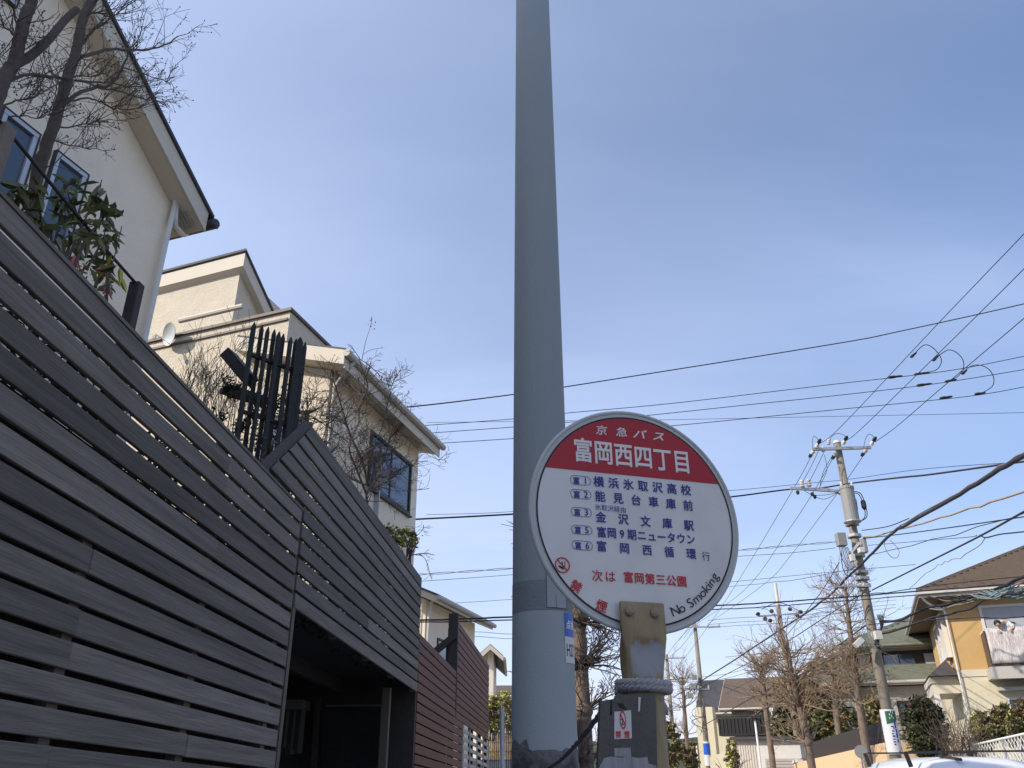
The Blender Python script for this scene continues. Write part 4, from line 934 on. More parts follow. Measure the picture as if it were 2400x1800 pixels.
# ================================================================== WIRES
def wire(P, r, label, m=None, name='overhead_wire', cat='wire', wob=0.0, group='overhead wires', k=6, n=5):
    """P: (px, py, distance along y)"""
    Q_ = [atY(x, y, d) for x, y, d in P]
    W_ = smooth_pts(Q_, k)
    if P[0][0] >= 2500:      # carries on to its next pole out of view
        d_ = (Q_[0]-Q_[1]).normalized(); W_ = [Q_[0]+d_*24+Z*.8, Q_[0]+d_*12+Z*.2, Q_[0]+d_*5] + W_
    if wob:
        W_ = [p + Vector((0, 0, wob*noise.noise(p*1.7))) for p in W_]
    return tag(MB().tube(W_, r, n).build(name, m or M_wire, smooth=True), label, cat, group)
def twist(P, r, label, m=None, pitch=1.6):
    P = smooth_pts([atY(x, y, d) for x, y, d in P], 14); mb = MB()
    for s in (0, 1):
        L = 0; Q_ = []
        for i, p in enumerate(P):
            if i: L += (p-P[i-1]).length
            a = L*2*math.pi/pitch + s*math.pi; Q_.append(p + Z*(math.sin(a)*r*2.6) + Vector((0,1,0))*(math.cos(a)*r*2.6))
        mb.tube(Q_, r, 5)
    return tag(mb.build('twisted_wire', m or M_wiregrey, smooth=True), label, 'wire', 'overhead wires')
Y4, Y5 = P4.y, P5.y
# three high-voltage lines down the road
wire([(2560,374,11.2),(2400,548,14.2),(2200,757,18.6),(1971,1000,24.2),(1921,1040,Y2-.5)], .010, 'leftmost of the three steep wires coming down from the upper right to the transformer pole')
wire([(2560,460,11.2),(2400,630,14.4),(2200,828,18.6),(2024,1000,23.5),(1988,1030,Y2-.5)], .010, 'middle of the three steep wires coming down from the upper right to the transformer pole')
wire([(2560,604,11.8),(2400,746,14.8),(2200,915,18.9),(2101,1000,22),(2051,1036,Y2-.5)], .010, 'lowest of the three steep wires coming down from the right to the transformer pole')
wire([(1903,1066,Y2),(1850,1162,Y2+4),(1706,1400,Y2+17),(1610,1535,Y2+29.5),(1560,1592,Y5-4)], .010, 'left steep wire running down from the transformer pole top towards the far poles')
wire([(1953,1072,Y2),(1912,1144,Y2+2.6),(1850,1240,Y2+7.5),(1746,1382,Y2+17),(1631,1463,Y4)], .010, 'middle steep wire from the transformer pole top down to the far crossarm')
wire([(2026,1064,Y2),(1992,1114,Y2+1.6),(1957,1164,Y2+4),(1850,1306,Y2+12),(1790,1370,Y2+17),(1660,1462,Y4)], .010, 'right steep wire from the transformer pole top down to the far crossarm')
wire([(1625,1464,Y4),(1590,1500,Y4+6),(1560,1540,Y5)], .012, 'short wire between the two farthest poles, left one'); wire([(1640,1462,Y4),(1600,1512,Y4+6),(1570,1540,Y5)], .012, 'short wire between the two farthest poles, right one')
# crossing wires
YC = 21.0
wire([(2560,668,YC-2),(2400,712,YC-1),(2111,776,YC),(1950,807,YC),(1329,906,YC-1),(1199,925,YC-2),(966,953,16.5),(830,958,14.6),(705,967,12.6)], .016, 'highest crossing wire sloping from upper right down behind the grey pole to the stepped house')
ends = (('top', ((2560,803),(2400,835),(2215,870),(1950,901),(1578,945),(1329,968),(1200,982),(1025,995),(900,1004))), ('middle', ((2560,836),(2400,866),(2180,901),(1950,928),(1740,950),(1504,975),(1329,990),(1200,1001),(1035,1013),(900,1024))), ('bottom', ((2560,880),(2400,907),(2260,930),(1950,961),(1740,982),(1561,999),(1329,1017),(1200,1028),(982,1042),(860,1052))))
for nm, P in ends: wire([(x, y, 20.5 + (2560-x)*.0012) for x, y in P], .011, nm+' wire of the three parallel crossing wires with black sleeves at the right')
wire([(2560,962,30),(2400,967,30),(1950,976,32),(1551,984,34),(1329,986,34),(1199,988,34),(1000,990,34)], .010, 'thin almost level wire just above the three-wire crossing pole tops')
YB = 20.5
def sleeve(x0, y0, x1, y1, d, r, label):
    a, b = atY(x0,y0,d), atY(x1,y1,d); L = (b-a).length
    return tag(MB().lathe(a, [(r*.4,0),(r,L*.12),(r,L*.45),(r*.75,L*.5),(r*.75,L*.85),(r*.4,L)], 8, (b-a).normalized()).build('wire_sleeve', M_rubber, smooth=True), label, 'wire connector', 'black sleeves clamped on the crossing wires')
dd = lambda x: 20.5+(2560-x)*.0012
sleeve(2081,885,2115,881,dd(2100)-.02,.045,'thick black sleeve at the left on the top crossing wire'); sleeve(2142,878,2180,872,dd(2160)-.02,.038,'thin black sleeve where the first loop meets the top crossing wire')
sleeve(2148,904,2184,899,dd(2160)-.02,.045,'thick black sleeve on the middle crossing wire'); sleeve(2214,895,2242,889,dd(2230)-.02,.038,'black sleeve where the second loop meets the middle crossing wire')
sleeve(2202,934,2232,929,dd(2220)-.02,.045,'thick black sleeve on the bottom crossing wire'); sleeve(2284,924,2310,920,dd(2300)-.02,.038,'black sleeve where the third loop meets the bottom crossing wire')
sleeve(2134,838,2148,826,20.0,.040,'black sleeve on the leftmost steep wire'); sleeve(2186,846,2200,833,19.2,.040,'black sleeve on the middle steep wire'); sleeve(2254,877,2266,867,19.0,.040,'black sleeve on the lowest steep wire')
wire([(2140,833,20),(2165,809,19.8),(2186,815,20.2),(2204,836,20.6),(2205,853,20.8),(2192,868,20.9),(2160,876,20.9)], .012, 'first curved loop of wire, nearest the transformer pole', name='loop_wire')
wire([(2192,840,19.2),(2220,821,19.4),(2240,825,20.0),(2256,842,20.5),(2258,862,20.8),(2245,882,20.9),(2220,893,20.9)], .012, 'second curved loop of wire, the middle one', name='loop_wire')
wire([(2258,872,19.0),(2276,858,19.4),(2298,856,20.0),(2318,866,20.5),(2329,886,20.7),(2325,906,20.8),(2300,922,20.8)], .012, 'third curved loop of wire, the rightmost one', name='loop_wire')
wire([(2560,1060,16),(2360,1087,18),(2180,1112,20),(2111,1119,21),(1999,1132,Y2-.5),(1900,1147,Y2),(1848,1147,Y2+.3),(1708,1165,Y2-.6),(1500,1185,Y2-1.5),(1200,1205,Y2-3),(972,1217,Y2-3),(860,1223,Y2-3)], .026, 'thick sagging cable crossing from the big diagonal cable past the transformer and behind the sign')
wire([(2400,1083,20),(2250,1092,22),(2131,1103,24),(2000,1122,27),(1900,1132,27),(1708,1150,27),(1400,1172,27),(1200,1199,27),(1000,1206,27)], .009, 'thin wire just above the thick sagging cable')
wire([(2560,960,7.5),(2400,1067,9.5),(2357,1092,10.2),(2250,1157,12.5),(2123,1231,16.5),(2089,1251,18),(2029,1313,22.5),(1984,1356,25),(1940,1398,28),(1848,1464,33),(1648,1593,Y4-1),(1577,1635,Y5-3)], .034, 'thickest black cable bundle running diagonally from the right edge down past the transformer pole', wob=.03)
wire([(2560,955,7.5),(2400,1060,9.5),(2357,1086,10.2),(2250,1151,12.5),(2123,1225,16.5),(2085,1252,18)], .012, 'messenger wire lashed along the top of the thickest cable bundle', m=M_wiregrey, wob=.05)
wire([(1967,1318,Y2-.4),(1917,1398,Y2+6),(1840,1494,Y2+17),(1780,1570,Y2+24)], .016, 'steep guy wire going down left from the boxes on the transformer pole')
wire([(2560,1060,12),(2400,1149,14.5),(2250,1200,18),(2123,1238,22),(2024,1260,Y2-.4)], .024, 'beige cable from the right edge to the transformer pole boxes', m=mat('beige_cable', (0.34,0.29,0.20), 0.7, 0.15, 10, 0, 0), wob=.06)
wire([(2560,1185,14),(2400,1211,16),(2230,1236,19),(2111,1252,22),(2024,1262,Y2-.4)], .014, 'dark cable under the beige cable at the right edge')
wire([(2130,1215,21),(2080,1234,22.5),(2020,1243,Y2-.3)], .014, 'short dark wire running into the pole just below the transformer')
wire([(2560,1110,11),(2400,1199,13.5),(2297,1256,16),(2180,1315,20),(2044,1383,Y2-.4)], .020, 'dark straight cable rising right from the pole above the brown roof')
wire([(2560,1226,14),(2400,1246,15),(2345,1252,15.5),(2310,1260,15.8),(2297,1254,16)], .014, 'short kinked cable at the right edge joining the straight cable')
wire([(2290,1254,16),(2270,1259,18),(2180,1266,21),(2099,1273,24),(2035,1278,Y2)], .008, 'very thin wire level with the grey meter box')
wire([(2310,1270,16),(2240,1310,19),(2198,1322,22),(2190,1330,22),(2130,1385,24)], .008, 'very thin frayed wire below the straight dark cable', m=M_wiregrey, wob=.12)
twist([(1958,1270,Y2-.2),(1850,1279,Y2-.3),(1726,1290,Y2-.8),(1500,1308,Y2-1.4),(1200,1332,Y2-2.5),(974,1347,Y2-2.5),(880,1352,Y2-2.5)], .009, 'pale twisted pair of wires crossing at the height of the grey meter box')
wire([(1958,1284,Y2),(1850,1296,Y2),(1726,1304,Y2),(1500,1320,Y2),(1200,1347,Y2),(974,1363,Y2),(880,1368,Y2)], .008, 'thin wire just under the twisted pair')
wire([(2146,1323,30),(2000,1336,32),(1850,1350,34),(1710,1364,35),(1500,1380,36),(1194,1405,38),(1072,1413,38),(960,1420,38)], .010, 'thin faint wire crossing under the transformer pole boxes')
for dy, nm in ((0, 'upper'), (9, 'lower')):
    wire([(2560,1350+dy,20),(2400,1366+dy,21),(2231,1379+dy,22),(2050,1394+dy,Y2-.4),(1821,1411+dy,Y2-1),(1669,1420+dy,Y2-2),(1400,1435+dy*.8,Y2-4),(1200,1446+dy*.8,Y2-6),(974,1455+dy*.5,Y2-7),(900,1458+dy*.5,Y2-7)], .021 if dy == 0 else .015, nm+' cable of the dark pair crossing low behind the round sign', wob=.02)
# bundles at the right with teal wraps
tg = 'cable bundles in front of the orange house'
wire([(2560,1290,17),(2400,1351,20),(2321,1386,21.5),(2231,1413,22.5),(2177,1424,23.5),(2140,1438,24),(2110,1452,24.2),(2070,1458,Y2-.3)], .040, 'sagging thick cable bundle before the orange house eave', group=tg, wob=.05, m=M_wire)
wire([(2560,1300,17),(2400,1365,20),(2321,1396,21.5),(2240,1420,22.3),(2180,1430,23.3)], .022, 'second grey strand under the bundle at the orange house eave', group=tg, wob=.10, m=M_wiregrey)
wire([(2560,1325,16.8),(2400,1385,19.6),(2320,1402,21),(2276,1426,22),(2176,1452,23.3),(2120,1470,24),(2068,1486,Y2-.3)], .030, 'lower bundle drooping from the orange wall to the white boxes', group=tg, wob=.06)
random.seed(5); cw = thing('cable_tangle', 'teal and grey wire coils wrapped round the cable bundle at the right edge', 'cable', atY(2340,1395,20.8))
def strand(P, r, m, wob):
    W_ = [p + Vector((0,0,wob*noise.noise(p*1.7))) for p in smooth_pts([atY(*q) for q in P], 6)]
    MB().tube(W_, r, 5).build('strand', m, cw, smooth=True)
for k in range(9):
    x0 = 2290+k*7; strand([(x0-20,1384+ru(-4,4),21.0),(x0+8,1392+ru(-6,6),20.8),(x0+40,1394+ru(-6,8),20.6),(x0+75,1384+ru(-8,8),20.4)], .020, M_teal if k % 3 else M_wiregrey, .15)
cw = thing('slack_wires', 'thin slack wires tangled along the eave of the orange house', 'wire', atY(2240,1398,22))
for k in range(6):
    strand([(2160+k*22,1395+k*2,23),(2220+k*20,1402+ru(-6,6),22.5),(2290+k*16,1392+ru(-8,8),21.5),(2350+k*10,1378+ru(-8,8),20.9)], .014, M_wiregrey if k % 2 else M_wire, .10)
wire([(2028,1466,Y2-.2),(1950,1523,Y2+5),(1854,1586,Y2+14),(1740,1648,Y4-8),(1650,1700,Y4)], .022, 'long cable going down left from the white splice boxes')
wire([(2014,1508,Y2-.2),(1950,1544,Y2+5),(1900,1570,Y2+9),(1860,1600,Y2+14)], .030, 'thick short cable below the white splice boxes fading behind the trees')
wire([(2040,1386,Y2-.2),(2000,1404,Y2+2),(1916,1458,Y2+9),(1843,1505,Y2+14),(1780,1540,Y4-9),(1645,1612,Y4),(1580,1660,Y5-2)], .020, 'straight cable parallel under the thickest bundle running to the far poles')
wire([(1960,1365,Y2),(1940,1460,P3.y-8),(1910,1545,P3.y)], .010, 'nearly vertical thin wire left of the transformer pole', group='overhead wires')
for k, (a, b) in enumerate(((1486,1481),(1497,1492))): wire([(1330,a-6,44),(1200,a,46),(1120,b,48),(1040,b+2,50)], .014, ('upper','lower')[k]+' thin wire low down between fence and grey pole')
for k, y in enumerate((1440,1450,1458)): wire([(2100,y-34,60),(1950,y-18,P3.y+1),(1830,y+2,P3.y+.2),(1730,y+8,50),(1660,y+14,Y4)], .012, ('first','second','third')[k]+' of three thin wires through the black insulators of the middle pole')
for k, y in enumerate((1546,1556,1570)): wire([(2030,y-6,64),(1870,y-1,64),(1800,y+6,64),(1700,y+34,66),(1590,y+45,70)], .014, ('first','second','third')[k]+' faint wire behind the bare trees, far off')
for k in range(3): wire([(1700-14*k,1365+14*k,30),(1655-14*k,1432+10*k,36),(1615-12*k,1490+6*k,44)], .008, ('first','second','third')[k]+' fine wire slanting down beside the round sign edge')
wire([(1540,1490,40),(1560,1470,46),(1600,1462,Y4)], .010, 'short wire from the round sign edge to the far crossarm')
for k, (a, b, c, y0, y1, y2) in enumerate(((2560,2230,2036,1330,1368,1392),(2560,2240,2036,1440,1450,1463),(2100,2010,1880,1474,1500,1560),(2036,1930,1760,1420,1486,1590),(2034,1900,1700,1448,1524,1626),(2500,2290,2040,1168,1238,1300),(2030,1850,1680,1330,1360,1378),(2030,1900,1700,1500,1520,1540))):
    nm = ('long wire just above the orange house eave','wire dipping before the orange house wall','short wire drooping left from the splice box','thin cable sloping to the tall far pole','lower thin cable sloping to the tall far pole','fine wire rising right above the brown roof','thin level wire left of the transformer pole, mid height','low level wire through the bare tree crowns')[k]
    yr = {0:21.5,1:22.0,5:17.5}.get(k, Y2+.2); wire([(a,y0,yr-2 if k in (0,1,5) else Y2-.2),(b,y1,yr if k in (0,1,5) else Y2+8),(c,y2,Y2-.2 if k in (0,1,5) else Y2+20)], .010 if k > 1 else .013, nm, wob=.06)
# cable and posts of the garden rail behind the long fence
pl_ = -2.0-.30
gp = lambda x, y: on(x, y, RN, pl_)
tag(MB().tube(smooth_pts([gp(-60,225), gp(0,285), gp(115,425), gp(240,575), gp(322,668)], 4), .0085, 6).build('rail_cable', M_wire), 'taut black cable slanting above the long grey fence', 'cable')
def gpost(x0, y0, label, w=.05, m=M_darkwood, h0=3.3):
    q = gp(x0, y0); return tag(MB().box(Vector((q.x, q.y, (q.z+h0)/2)), (w,w,q.z-h0), ex=RN, ey=RD).build('garden_post', m, loc=(q.x,q.y,h0), bevel=.004), label, 'post')
gpost(322, 665, 'dark wooden garden post above the grey fence near the downpipe', .058)
gpost(14, 296, 'weathered brown garden post at the left edge before the windows', .062, mat('old_post', (0.20,0.17,0.14), .8, .2, 8, .4, 30))

# ================================================================== VEGETATION HELPERS
def leaf_quad(mb, c, s, asp=.5):
    d = Vector((ru(-1,1), ru(-1,1), ru(-1,1))); 
    if d.length < .1: d = Vector((1,0,0))
    d.normalize(); x = d.orthogonal().normalized(); a = ru(0, 6.28); x = Matrix.Rotation(a, 3, d) @ x; y = d.cross(x)
    mb.quad(c-x*s, c-y*s*asp+d*s*.15, c+x*s, c+y*s*asp+d*s*.15)
def foliage(par, c, rad, n, size, m, name='foliage', clumps=None, hollow=.35, seed=1, flat=1.0):
    random.seed(seed); mb = MB(); c = Vector(c); clumps = clumps or max(6, n//45); CC = []
    for i in range(clumps):
        while True:
            d = Vector((ru(-1,1), ru(-1,1), ru(-1,1)))
            if hollow < d.length < 1: break
        CC.append((c + Vector((d.x*rad[0], d.y*rad[1], d.z*rad[2])), ru(.14, .36)*min(rad)*1.3))
    for i in range(n):
        q, r = random.choice(CC); d = Vector((random.gauss(0,1), random.gauss(0,1), random.gauss(0,.8)))*r*.6
        leaf_quad(mb, q+d, size*ru(.6,1.3))
    return mb.build(name, m, par)
def grow(mb, p, d, L, r, depth, curl=.25, up=.15, k=4, spread=.9, nb=3, rmin=.002, sides=4, tips=None):
    pts = [Vector(p)]; rs = [r]; d = Vector(d).normalized()
    for i in range(k):
        d = (d + Vector((ru(-1,1), ru(-1,1), ru(-1,1)))*curl + Z*up).normalized(); pts.append(pts[-1]+d*L/k); rs.append(max(rmin, r*(1-.62*(i+1)/k)))
    mb.tube(pts, rs, sides, False)
    if tips is not None: tips.append(pts[-1])
    if depth > 0:
        for j in range(nb):
            t = ru(.2, 1.0)*k; i = min(int(t), k-1); q = pts[i].lerp(pts[i+1], t-i)
            ax = (pts[i+1]-pts[i]).normalized(); s = ax.orthogonal().normalized(); s = Matrix.Rotation(ru(0,6.28), 3, ax) @ s
            grow(mb, q, ax*.8+s*spread*ru(.6,1.2), L*ru(.4,.65), max(rmin, r*.5), depth-1, curl, up, max(2,k-1), spread, nb, rmin, sides, tips)
def tree_thing(name, label, base, cat='tree', group=None): return thing(name, label, cat, base, group)
def street_tree(label, pts, radii, shoots, L, seed, depth=1, m=M_bark2, tm=M_twigsun, group='bare pruned street trees', nodes=None, r0=.02, up=.10, sp=1.0):
    random.seed(seed); P = smooth_pts(pts, 4); n = len(P); base = P[0].copy(); t = tree_thing('bare_tree', label, base, group=group)
    R = []
    for i in range(n):
        f = i/(n-1)*(len(radii)-1); a = int(min(f, len(radii)-2)); R.append((radii[a]+(radii[a+1]-radii[a])*(f-a))*(1+.14*noise.noise(P[i]*2.3)+ru(-.05,.07)))
    P = [p + Vector((ru(-1,1), ru(-1,1), 0))*R[i]*.12 for i, p in enumerate(P)]
    MB().tube(P, R, 10).build('trunk', m, t, smooth=True)
    mb = MB(); kn = MB()
    nodes = nodes or [ru(.3, 1) for _ in range(7)]
    for f in nodes:
        i = min(int(f*(n-1)), n-1); c = P[i]
        kn.lathe(c-Z*R[i]*1.0, [(R[i]*.9,0),(R[i]*1.25,R[i]*.7),(R[i]*1.2,R[i]*1.4),(R[i]*.8,R[i]*2.0)], 8)
        for s in range(shoots):
            a = ru(0, 6.28); d = Vector((math.cos(a), math.sin(a), ru(-.35, 1.3)*sp)); grow(mb, c+Vector((math.cos(a),math.sin(a),0))*R[i]*.6, d, L*ru(.5,1.2), r0*ru(.6,1.2), depth, .22, up, 4, .8, 3, .004)
    kn.build('knots', m, t, smooth=True, kind='stuff'); mb.build('branches', tm, t, kind='stuff'); return t
def gpt(px, Y, dz=0.0):
    p = atY(px, 1800, Y); return Vector((p.x, p.y, gz(p.x, p.y)+dz))
# trees along the kerbs
B1 = gpt(1374, 12); T1t = atY(1352, 1380, 12)
street_tree('knobbly bare street tree rising between the grey pole and the round sign', [B1, B1.lerp(T1t,.5)+Vector((.02,0,0)), T1t, T1t+Z*1.2], [.12,.105,.095,.03], 16, .62, 21, 2, m=M_bark2, tm=M_twig, nodes=[.50,.54,.58,.62,.66,.42,.36,.72,.8,.9], r0=.014, up=.02, sp=.7)
B2 = gpt(1812, 42); street_tree('slim bare tree right of the farther poles, in front of the brown-roofed house', [B2, atY(1800,1700,42), atY(1786,1585,42), atY(1783,1560,42)], [.16,.14,.10,.05], 10, 1.1, 22, 2, nodes=[.45,.55,.65,.72,.8,.86,.92,1], r0=.03)
B3 = gpt(1908, 30); street_tree('wide bare tree with a forked trunk in front of the peach wall', [B3, atY(1893,1740,30), atY(1872,1650,30), atY(1858,1590,30), atY(1850,1530,30)], [.155,.14,.11,.08,.04], 11, 1.25, 23, 2, nodes=[.3,.4,.5,.56,.62,.7,.78,.86,.94,1], r0=.028)
B4 = gpt(2040, 26.2); street_tree('tall bare tree left of the transformer pole reaching up to the wires', [B4, atY(2025,1720,26.2), atY(2008,1600,26.2), atY(1992,1480,26.2), atY(1984,1400,26.2), atY(1980,1370,26.2)], [.135,.12,.10,.075,.045,.02], 11, 1.05, 24, 2, nodes=[.32,.40,.46,.5,.54,.6,.66,.72,.80,.9], r0=.016)
B5 = gpt(1616, 62); street_tree('small bare tree between the two farthest utility poles', [B5, atY(1608,1720,62), atY(1602,1620,62), atY(1600,1590,62)], [.18,.15,.12,.06], 9, 1.7, 25, 2, nodes=[.4,.55,.65,.75,.85,1], r0=.03)
B6 = gpt(1968, 38); street_tree('bare tree behind the tall one, in front of the green-tiled house', [B6, atY(1962,1680,38), atY(1955,1600,38), atY(1948,1540,38)], [.16,.14,.10,.05], 10, 1.3, 26, 2, nodes=[.45,.55,.65,.75,.85,1], r0=.03)
B7 = gpt(1548, 80); street_tree('bare street tree just right of the sign post, partly hidden by it', [B7, atY(1552,1740,80), atY(1550,1690,80), atY(1549,1640,80)], [.26,.22,.18,.08], 8, 2.0, 27, 2, nodes=[.5,.65,.8,1], r0=.02)

def shrub(label, c, rad, n, size, m, seed, m2=None, n2=0, name='evergreen_shrub', cat='shrub', group=None, stems=True):
    t = thing(name, label, cat, (c[0], c[1], c[2]-rad[2]), group)
    foliage(t, c, rad, n, size, m, seed=seed)
    if m2: foliage(t, c, rad, n2, size, m2, name='tinted_foliage', seed=seed+50, hollow=.6)
    if stems:
        mb = MB(); random.seed(seed)
        for i in range(6): grow(mb, Vector((c[0]+ru(-.2,.2), c[1]+ru(-.2,.2), c[2]-rad[2]-.3)), (ru(-.5,.5), ru(-.5,.5), 1), rad[2]*1.5, .03, 1, .2, .1)
        mb.build('stems', M_bark, t)
    return t
def at_shrub(px0, py0, px1, py1, Y): 
    a, b = atY(px0, py0, Y), atY(px1, py1, Y); return ((a+b)/2), ((b.x-a.x)/2, (b.x-a.x)/2*.8, abs(a.z-b.z)/2)
for args in (
 ('big round dark evergreen behind the wide bare tree', 1815,1600,1965,1760,46, 14000,.17, M_leafd, 31, M_leafm, 2600),
 ('olive brown shrub at the left shoulder of the big dark evergreen', 1815,1590,1885,1730,50, 6000,.18, M_leafm, 32, M_leafr, 350),
 ('dark evergreen with orange fruit behind the transformer pole tree', 1915,1622,2050,1770,40, 13000,.14, M_leafd, 33, M_leafm, 2000),
 ('yellow-green shrub low behind the transformer pole', 2015,1630,2100,1765,37, 8000,.12, M_leafm, 34, M_leafy, 300),
 ('tall dark brownish conifer before the pale porch column', 2112,1636,2228,1780,28.0, 9500,.070, M_leafd, 35, M_leafr, 700),
 ('far tree crown above the dark roof', 1895,1550,2015,1640,58, 7000,.22, M_leafm, 36, None, 0),
 ('upright green cypress beside the white garage', 1695,1735,1735,1815,40, 1500,.07, M_leafm, 37, M_leafy, 150),
 ('dull green bush between the farthest pole and the cream house', 1590,1735,1640,1810,52, 1500,.12, M_leafm, 38, M_leafr, 150),
 ('brown-green bush right of the sign post', 1545,1690,1600,1800,50, 2000,.12, M_leafm, 39, M_leafr, 500)):
    lab, x0,y0,x1,y1,Yd, n, sz, m, sd, m2, n2 = args; c, r = at_shrub(x0,y0,x1,y1,Yd); shrub(lab, c, r, n, sz, m, sd, m2, n2, group=None)
# oranges
random.seed(8); og = thing('orange_fruit_cluster', 'bright orange fruit hanging in the dark evergreen by the transformer pole tree', 'fruit', atY(1960,1720,28))
og['group'] = 'orange fruit'
ofr = MB()
for i in range(26):
    q = atY(1962+random.gauss(0,12), 1690+random.gauss(0,15), 38.6+ru(-.5,.2)); ofr.lathe(q, [(.010,-.035),(.030,-.02),(.037,0),(.030,.02),(.010,.035)], 6)
ofr.build('fruit', M_orange, og, kind='stuff')
# red-tipped hedge at right, in front of the orange house
c, r = at_shrub(2285,1650,2560,1800,25.5)
hd = thing('clipped_hedge', 'green hedge with reddish tips behind the white mesh fence at the right edge', 'hedge', (c.x, c.y, c.z-r[2]))
for k, (cx0, cy0, cx1, cy1) in enumerate(((2268,1672,2340,1760),(2318,1650,2400,1745),(2372,1636,2470,1750),(2440,1625,2560,1750))):
    cc, rr = at_shrub(cx0,cy0,cx1,cy1,26.0); foliage(hd, cc, rr, 4600, .055, M_leafm, seed=60+k, hollow=.1); foliage(hd, cc+Z*.12, rr, 620, .045, M_leafr, name='reddish_tips', seed=70+k, hollow=.65)['kind'] = 'stuff'; foliage(hd, cc+Z*.05, rr, 350, .045, M_leafy, name='yellow_tips', seed=75+k, hollow=.6)
# dry twiggy shrub between hedge and column
random.seed(9); ds = thing('dry_shrub', 'dry brown twiggy shrub at the foot of the yellow wall', 'shrub', atY(2255,1775,25))
mb = MB()
for i in range(70): q = atY(2255+ru(-32,36), 1775+ru(-8,12), 25+ru(-.4,.4)); grow(mb, q, (ru(-.5,.5), ru(-.4,.4), 1), ru(.5,1.2), .010, 1, .25, .1, 3, .8, 3, .004)
mb.build('twigs', M_twig, ds, kind='stuff')
# topiary hedges on the left beyond the fence
for lab, x0,y0,x1,y1,Yd,sd in (('dark clipped bush just right of the red-brown fence end',1136,1632,1172,1715,30,81), ('sunlit rounded topiary bush beside the grey pole, left side',1150,1622,1215,1740,33,82)):
    c, r = at_shrub(x0,y0,x1,y1,Yd); shrub(lab, c, r, 2600, .05, M_leafm, sd, M_leafy, 700, name='topiary_bush', cat='bush')
# dry grass bank and wire fence behind
c, r = at_shrub(1140,1715,1215,1830,31); t = thing('dry_grass_bank', 'dry tan grass behind the wire mesh beside the grey pole', 'grass', (c.x,c.y,c.z-r[2])); t['kind'] = 'stuff'
mb = MB(); random.seed(4)
for i in range(700):
    q = Vector((c.x+ru(-1,1)*r[0]*1.1, c.y+ru(-.6,.6), c.z-r[2]*.9+ru(0,.7))); d = Vector((ru(-.3,.3), ru(-.3,.3), ru(.5,1.1))); mb.quad(q, q+Vector((.02,0,0)), q+d)
mb.build('blades', mat('dry_grass', (0.42,0.33,0.17), .9, .3, 4, 0, 0), t)
wfn = thing('wire_mesh_fence', 'dark wire mesh fence between the white lattice gate and the grey pole', 'fence', gpt(1170, 24))
a, b = atY(1140,1700,24), atY(1215,1700,24)
for i in range(17):
    x = a.x+(b.x-a.x)*i/16; MB().tube([(x,24,-1.1),(x,24,a.z)], .008, 4).build('vertical_wire', M_darkwood, wfn)
for z in range(9): MB().tube([(a.x,24,a.z-.22*z),(b.x,24,a.z-.22*z)], .007, 4).build('horizontal_wire', M_darkwood, wfn)
q = gpt(1181, 16); tag(MB().tube([q, atY(1176,1660,16)], [.05,.04], 10).build('grey_post', M_galv, smooth=True), 'thin pale grey post left of the big grey pole, before the wire mesh', 'post')
# white sign post and others on the right
for lab, px, py, Yd, r_ in (('slim white post leaning against the view before the white garage', 1770,1693,37,.045), ('thin white post left of the pair of far poles', 1632,1745,57,.05)):
    tp = atY(px, py, Yd); t = thing('street_post', lab, 'post', (tp.x, tp.y, gz(tp.x,tp.y)))
    MB().tube([(tp.x,tp.y,gz(tp.x,tp.y)), tp], r_, 8).build('shaft', M_wpvc, t, smooth=True); MB().lathe(tp, [(r_*1.2,0),(r_*1.2,.03),(r_*.5,.06)], 8).build('cap', M_galv, t)
tp = atY(1562,1765,80); t = thing('traffic_mirror', 'round convex traffic mirror on a post at the far left of the right pavement', 'mirror', (tp.x,tp.y,gz(tp.x,tp.y)))
MB().lathe(tp, [(.02,.10),(.40,.07),(.55,0),(.55,-.06),(.1,-.12)], 16, Vector((-.3,-1,0))).build('mirror', M_galv, t, smooth=True); MB().tube([(tp.x,tp.y+.1,gz(tp.x,tp.y)), (tp.x,tp.y+.1,tp.z+.3)], .045, 8).build('post', M_orange if False else M_galv, t)
tp = atY(2018,1762,23); t = thing('small_round_sign', 'small round sign with blank grey back at the foot of the tall bare tree', 'sign', (tp.x,tp.y,gz(tp.x,tp.y)))
MB().lathe(tp, [(.16,0),(.16,.01)], 20, Vector((-.2,-1,0))).build('disc', M_trafo, t); MB().tube([(tp.x,tp.y+.04,gz(tp.x,tp.y)), (tp.x,tp.y+.04,tp.z+.1)], .02, 8).build('post', M_galv, t)

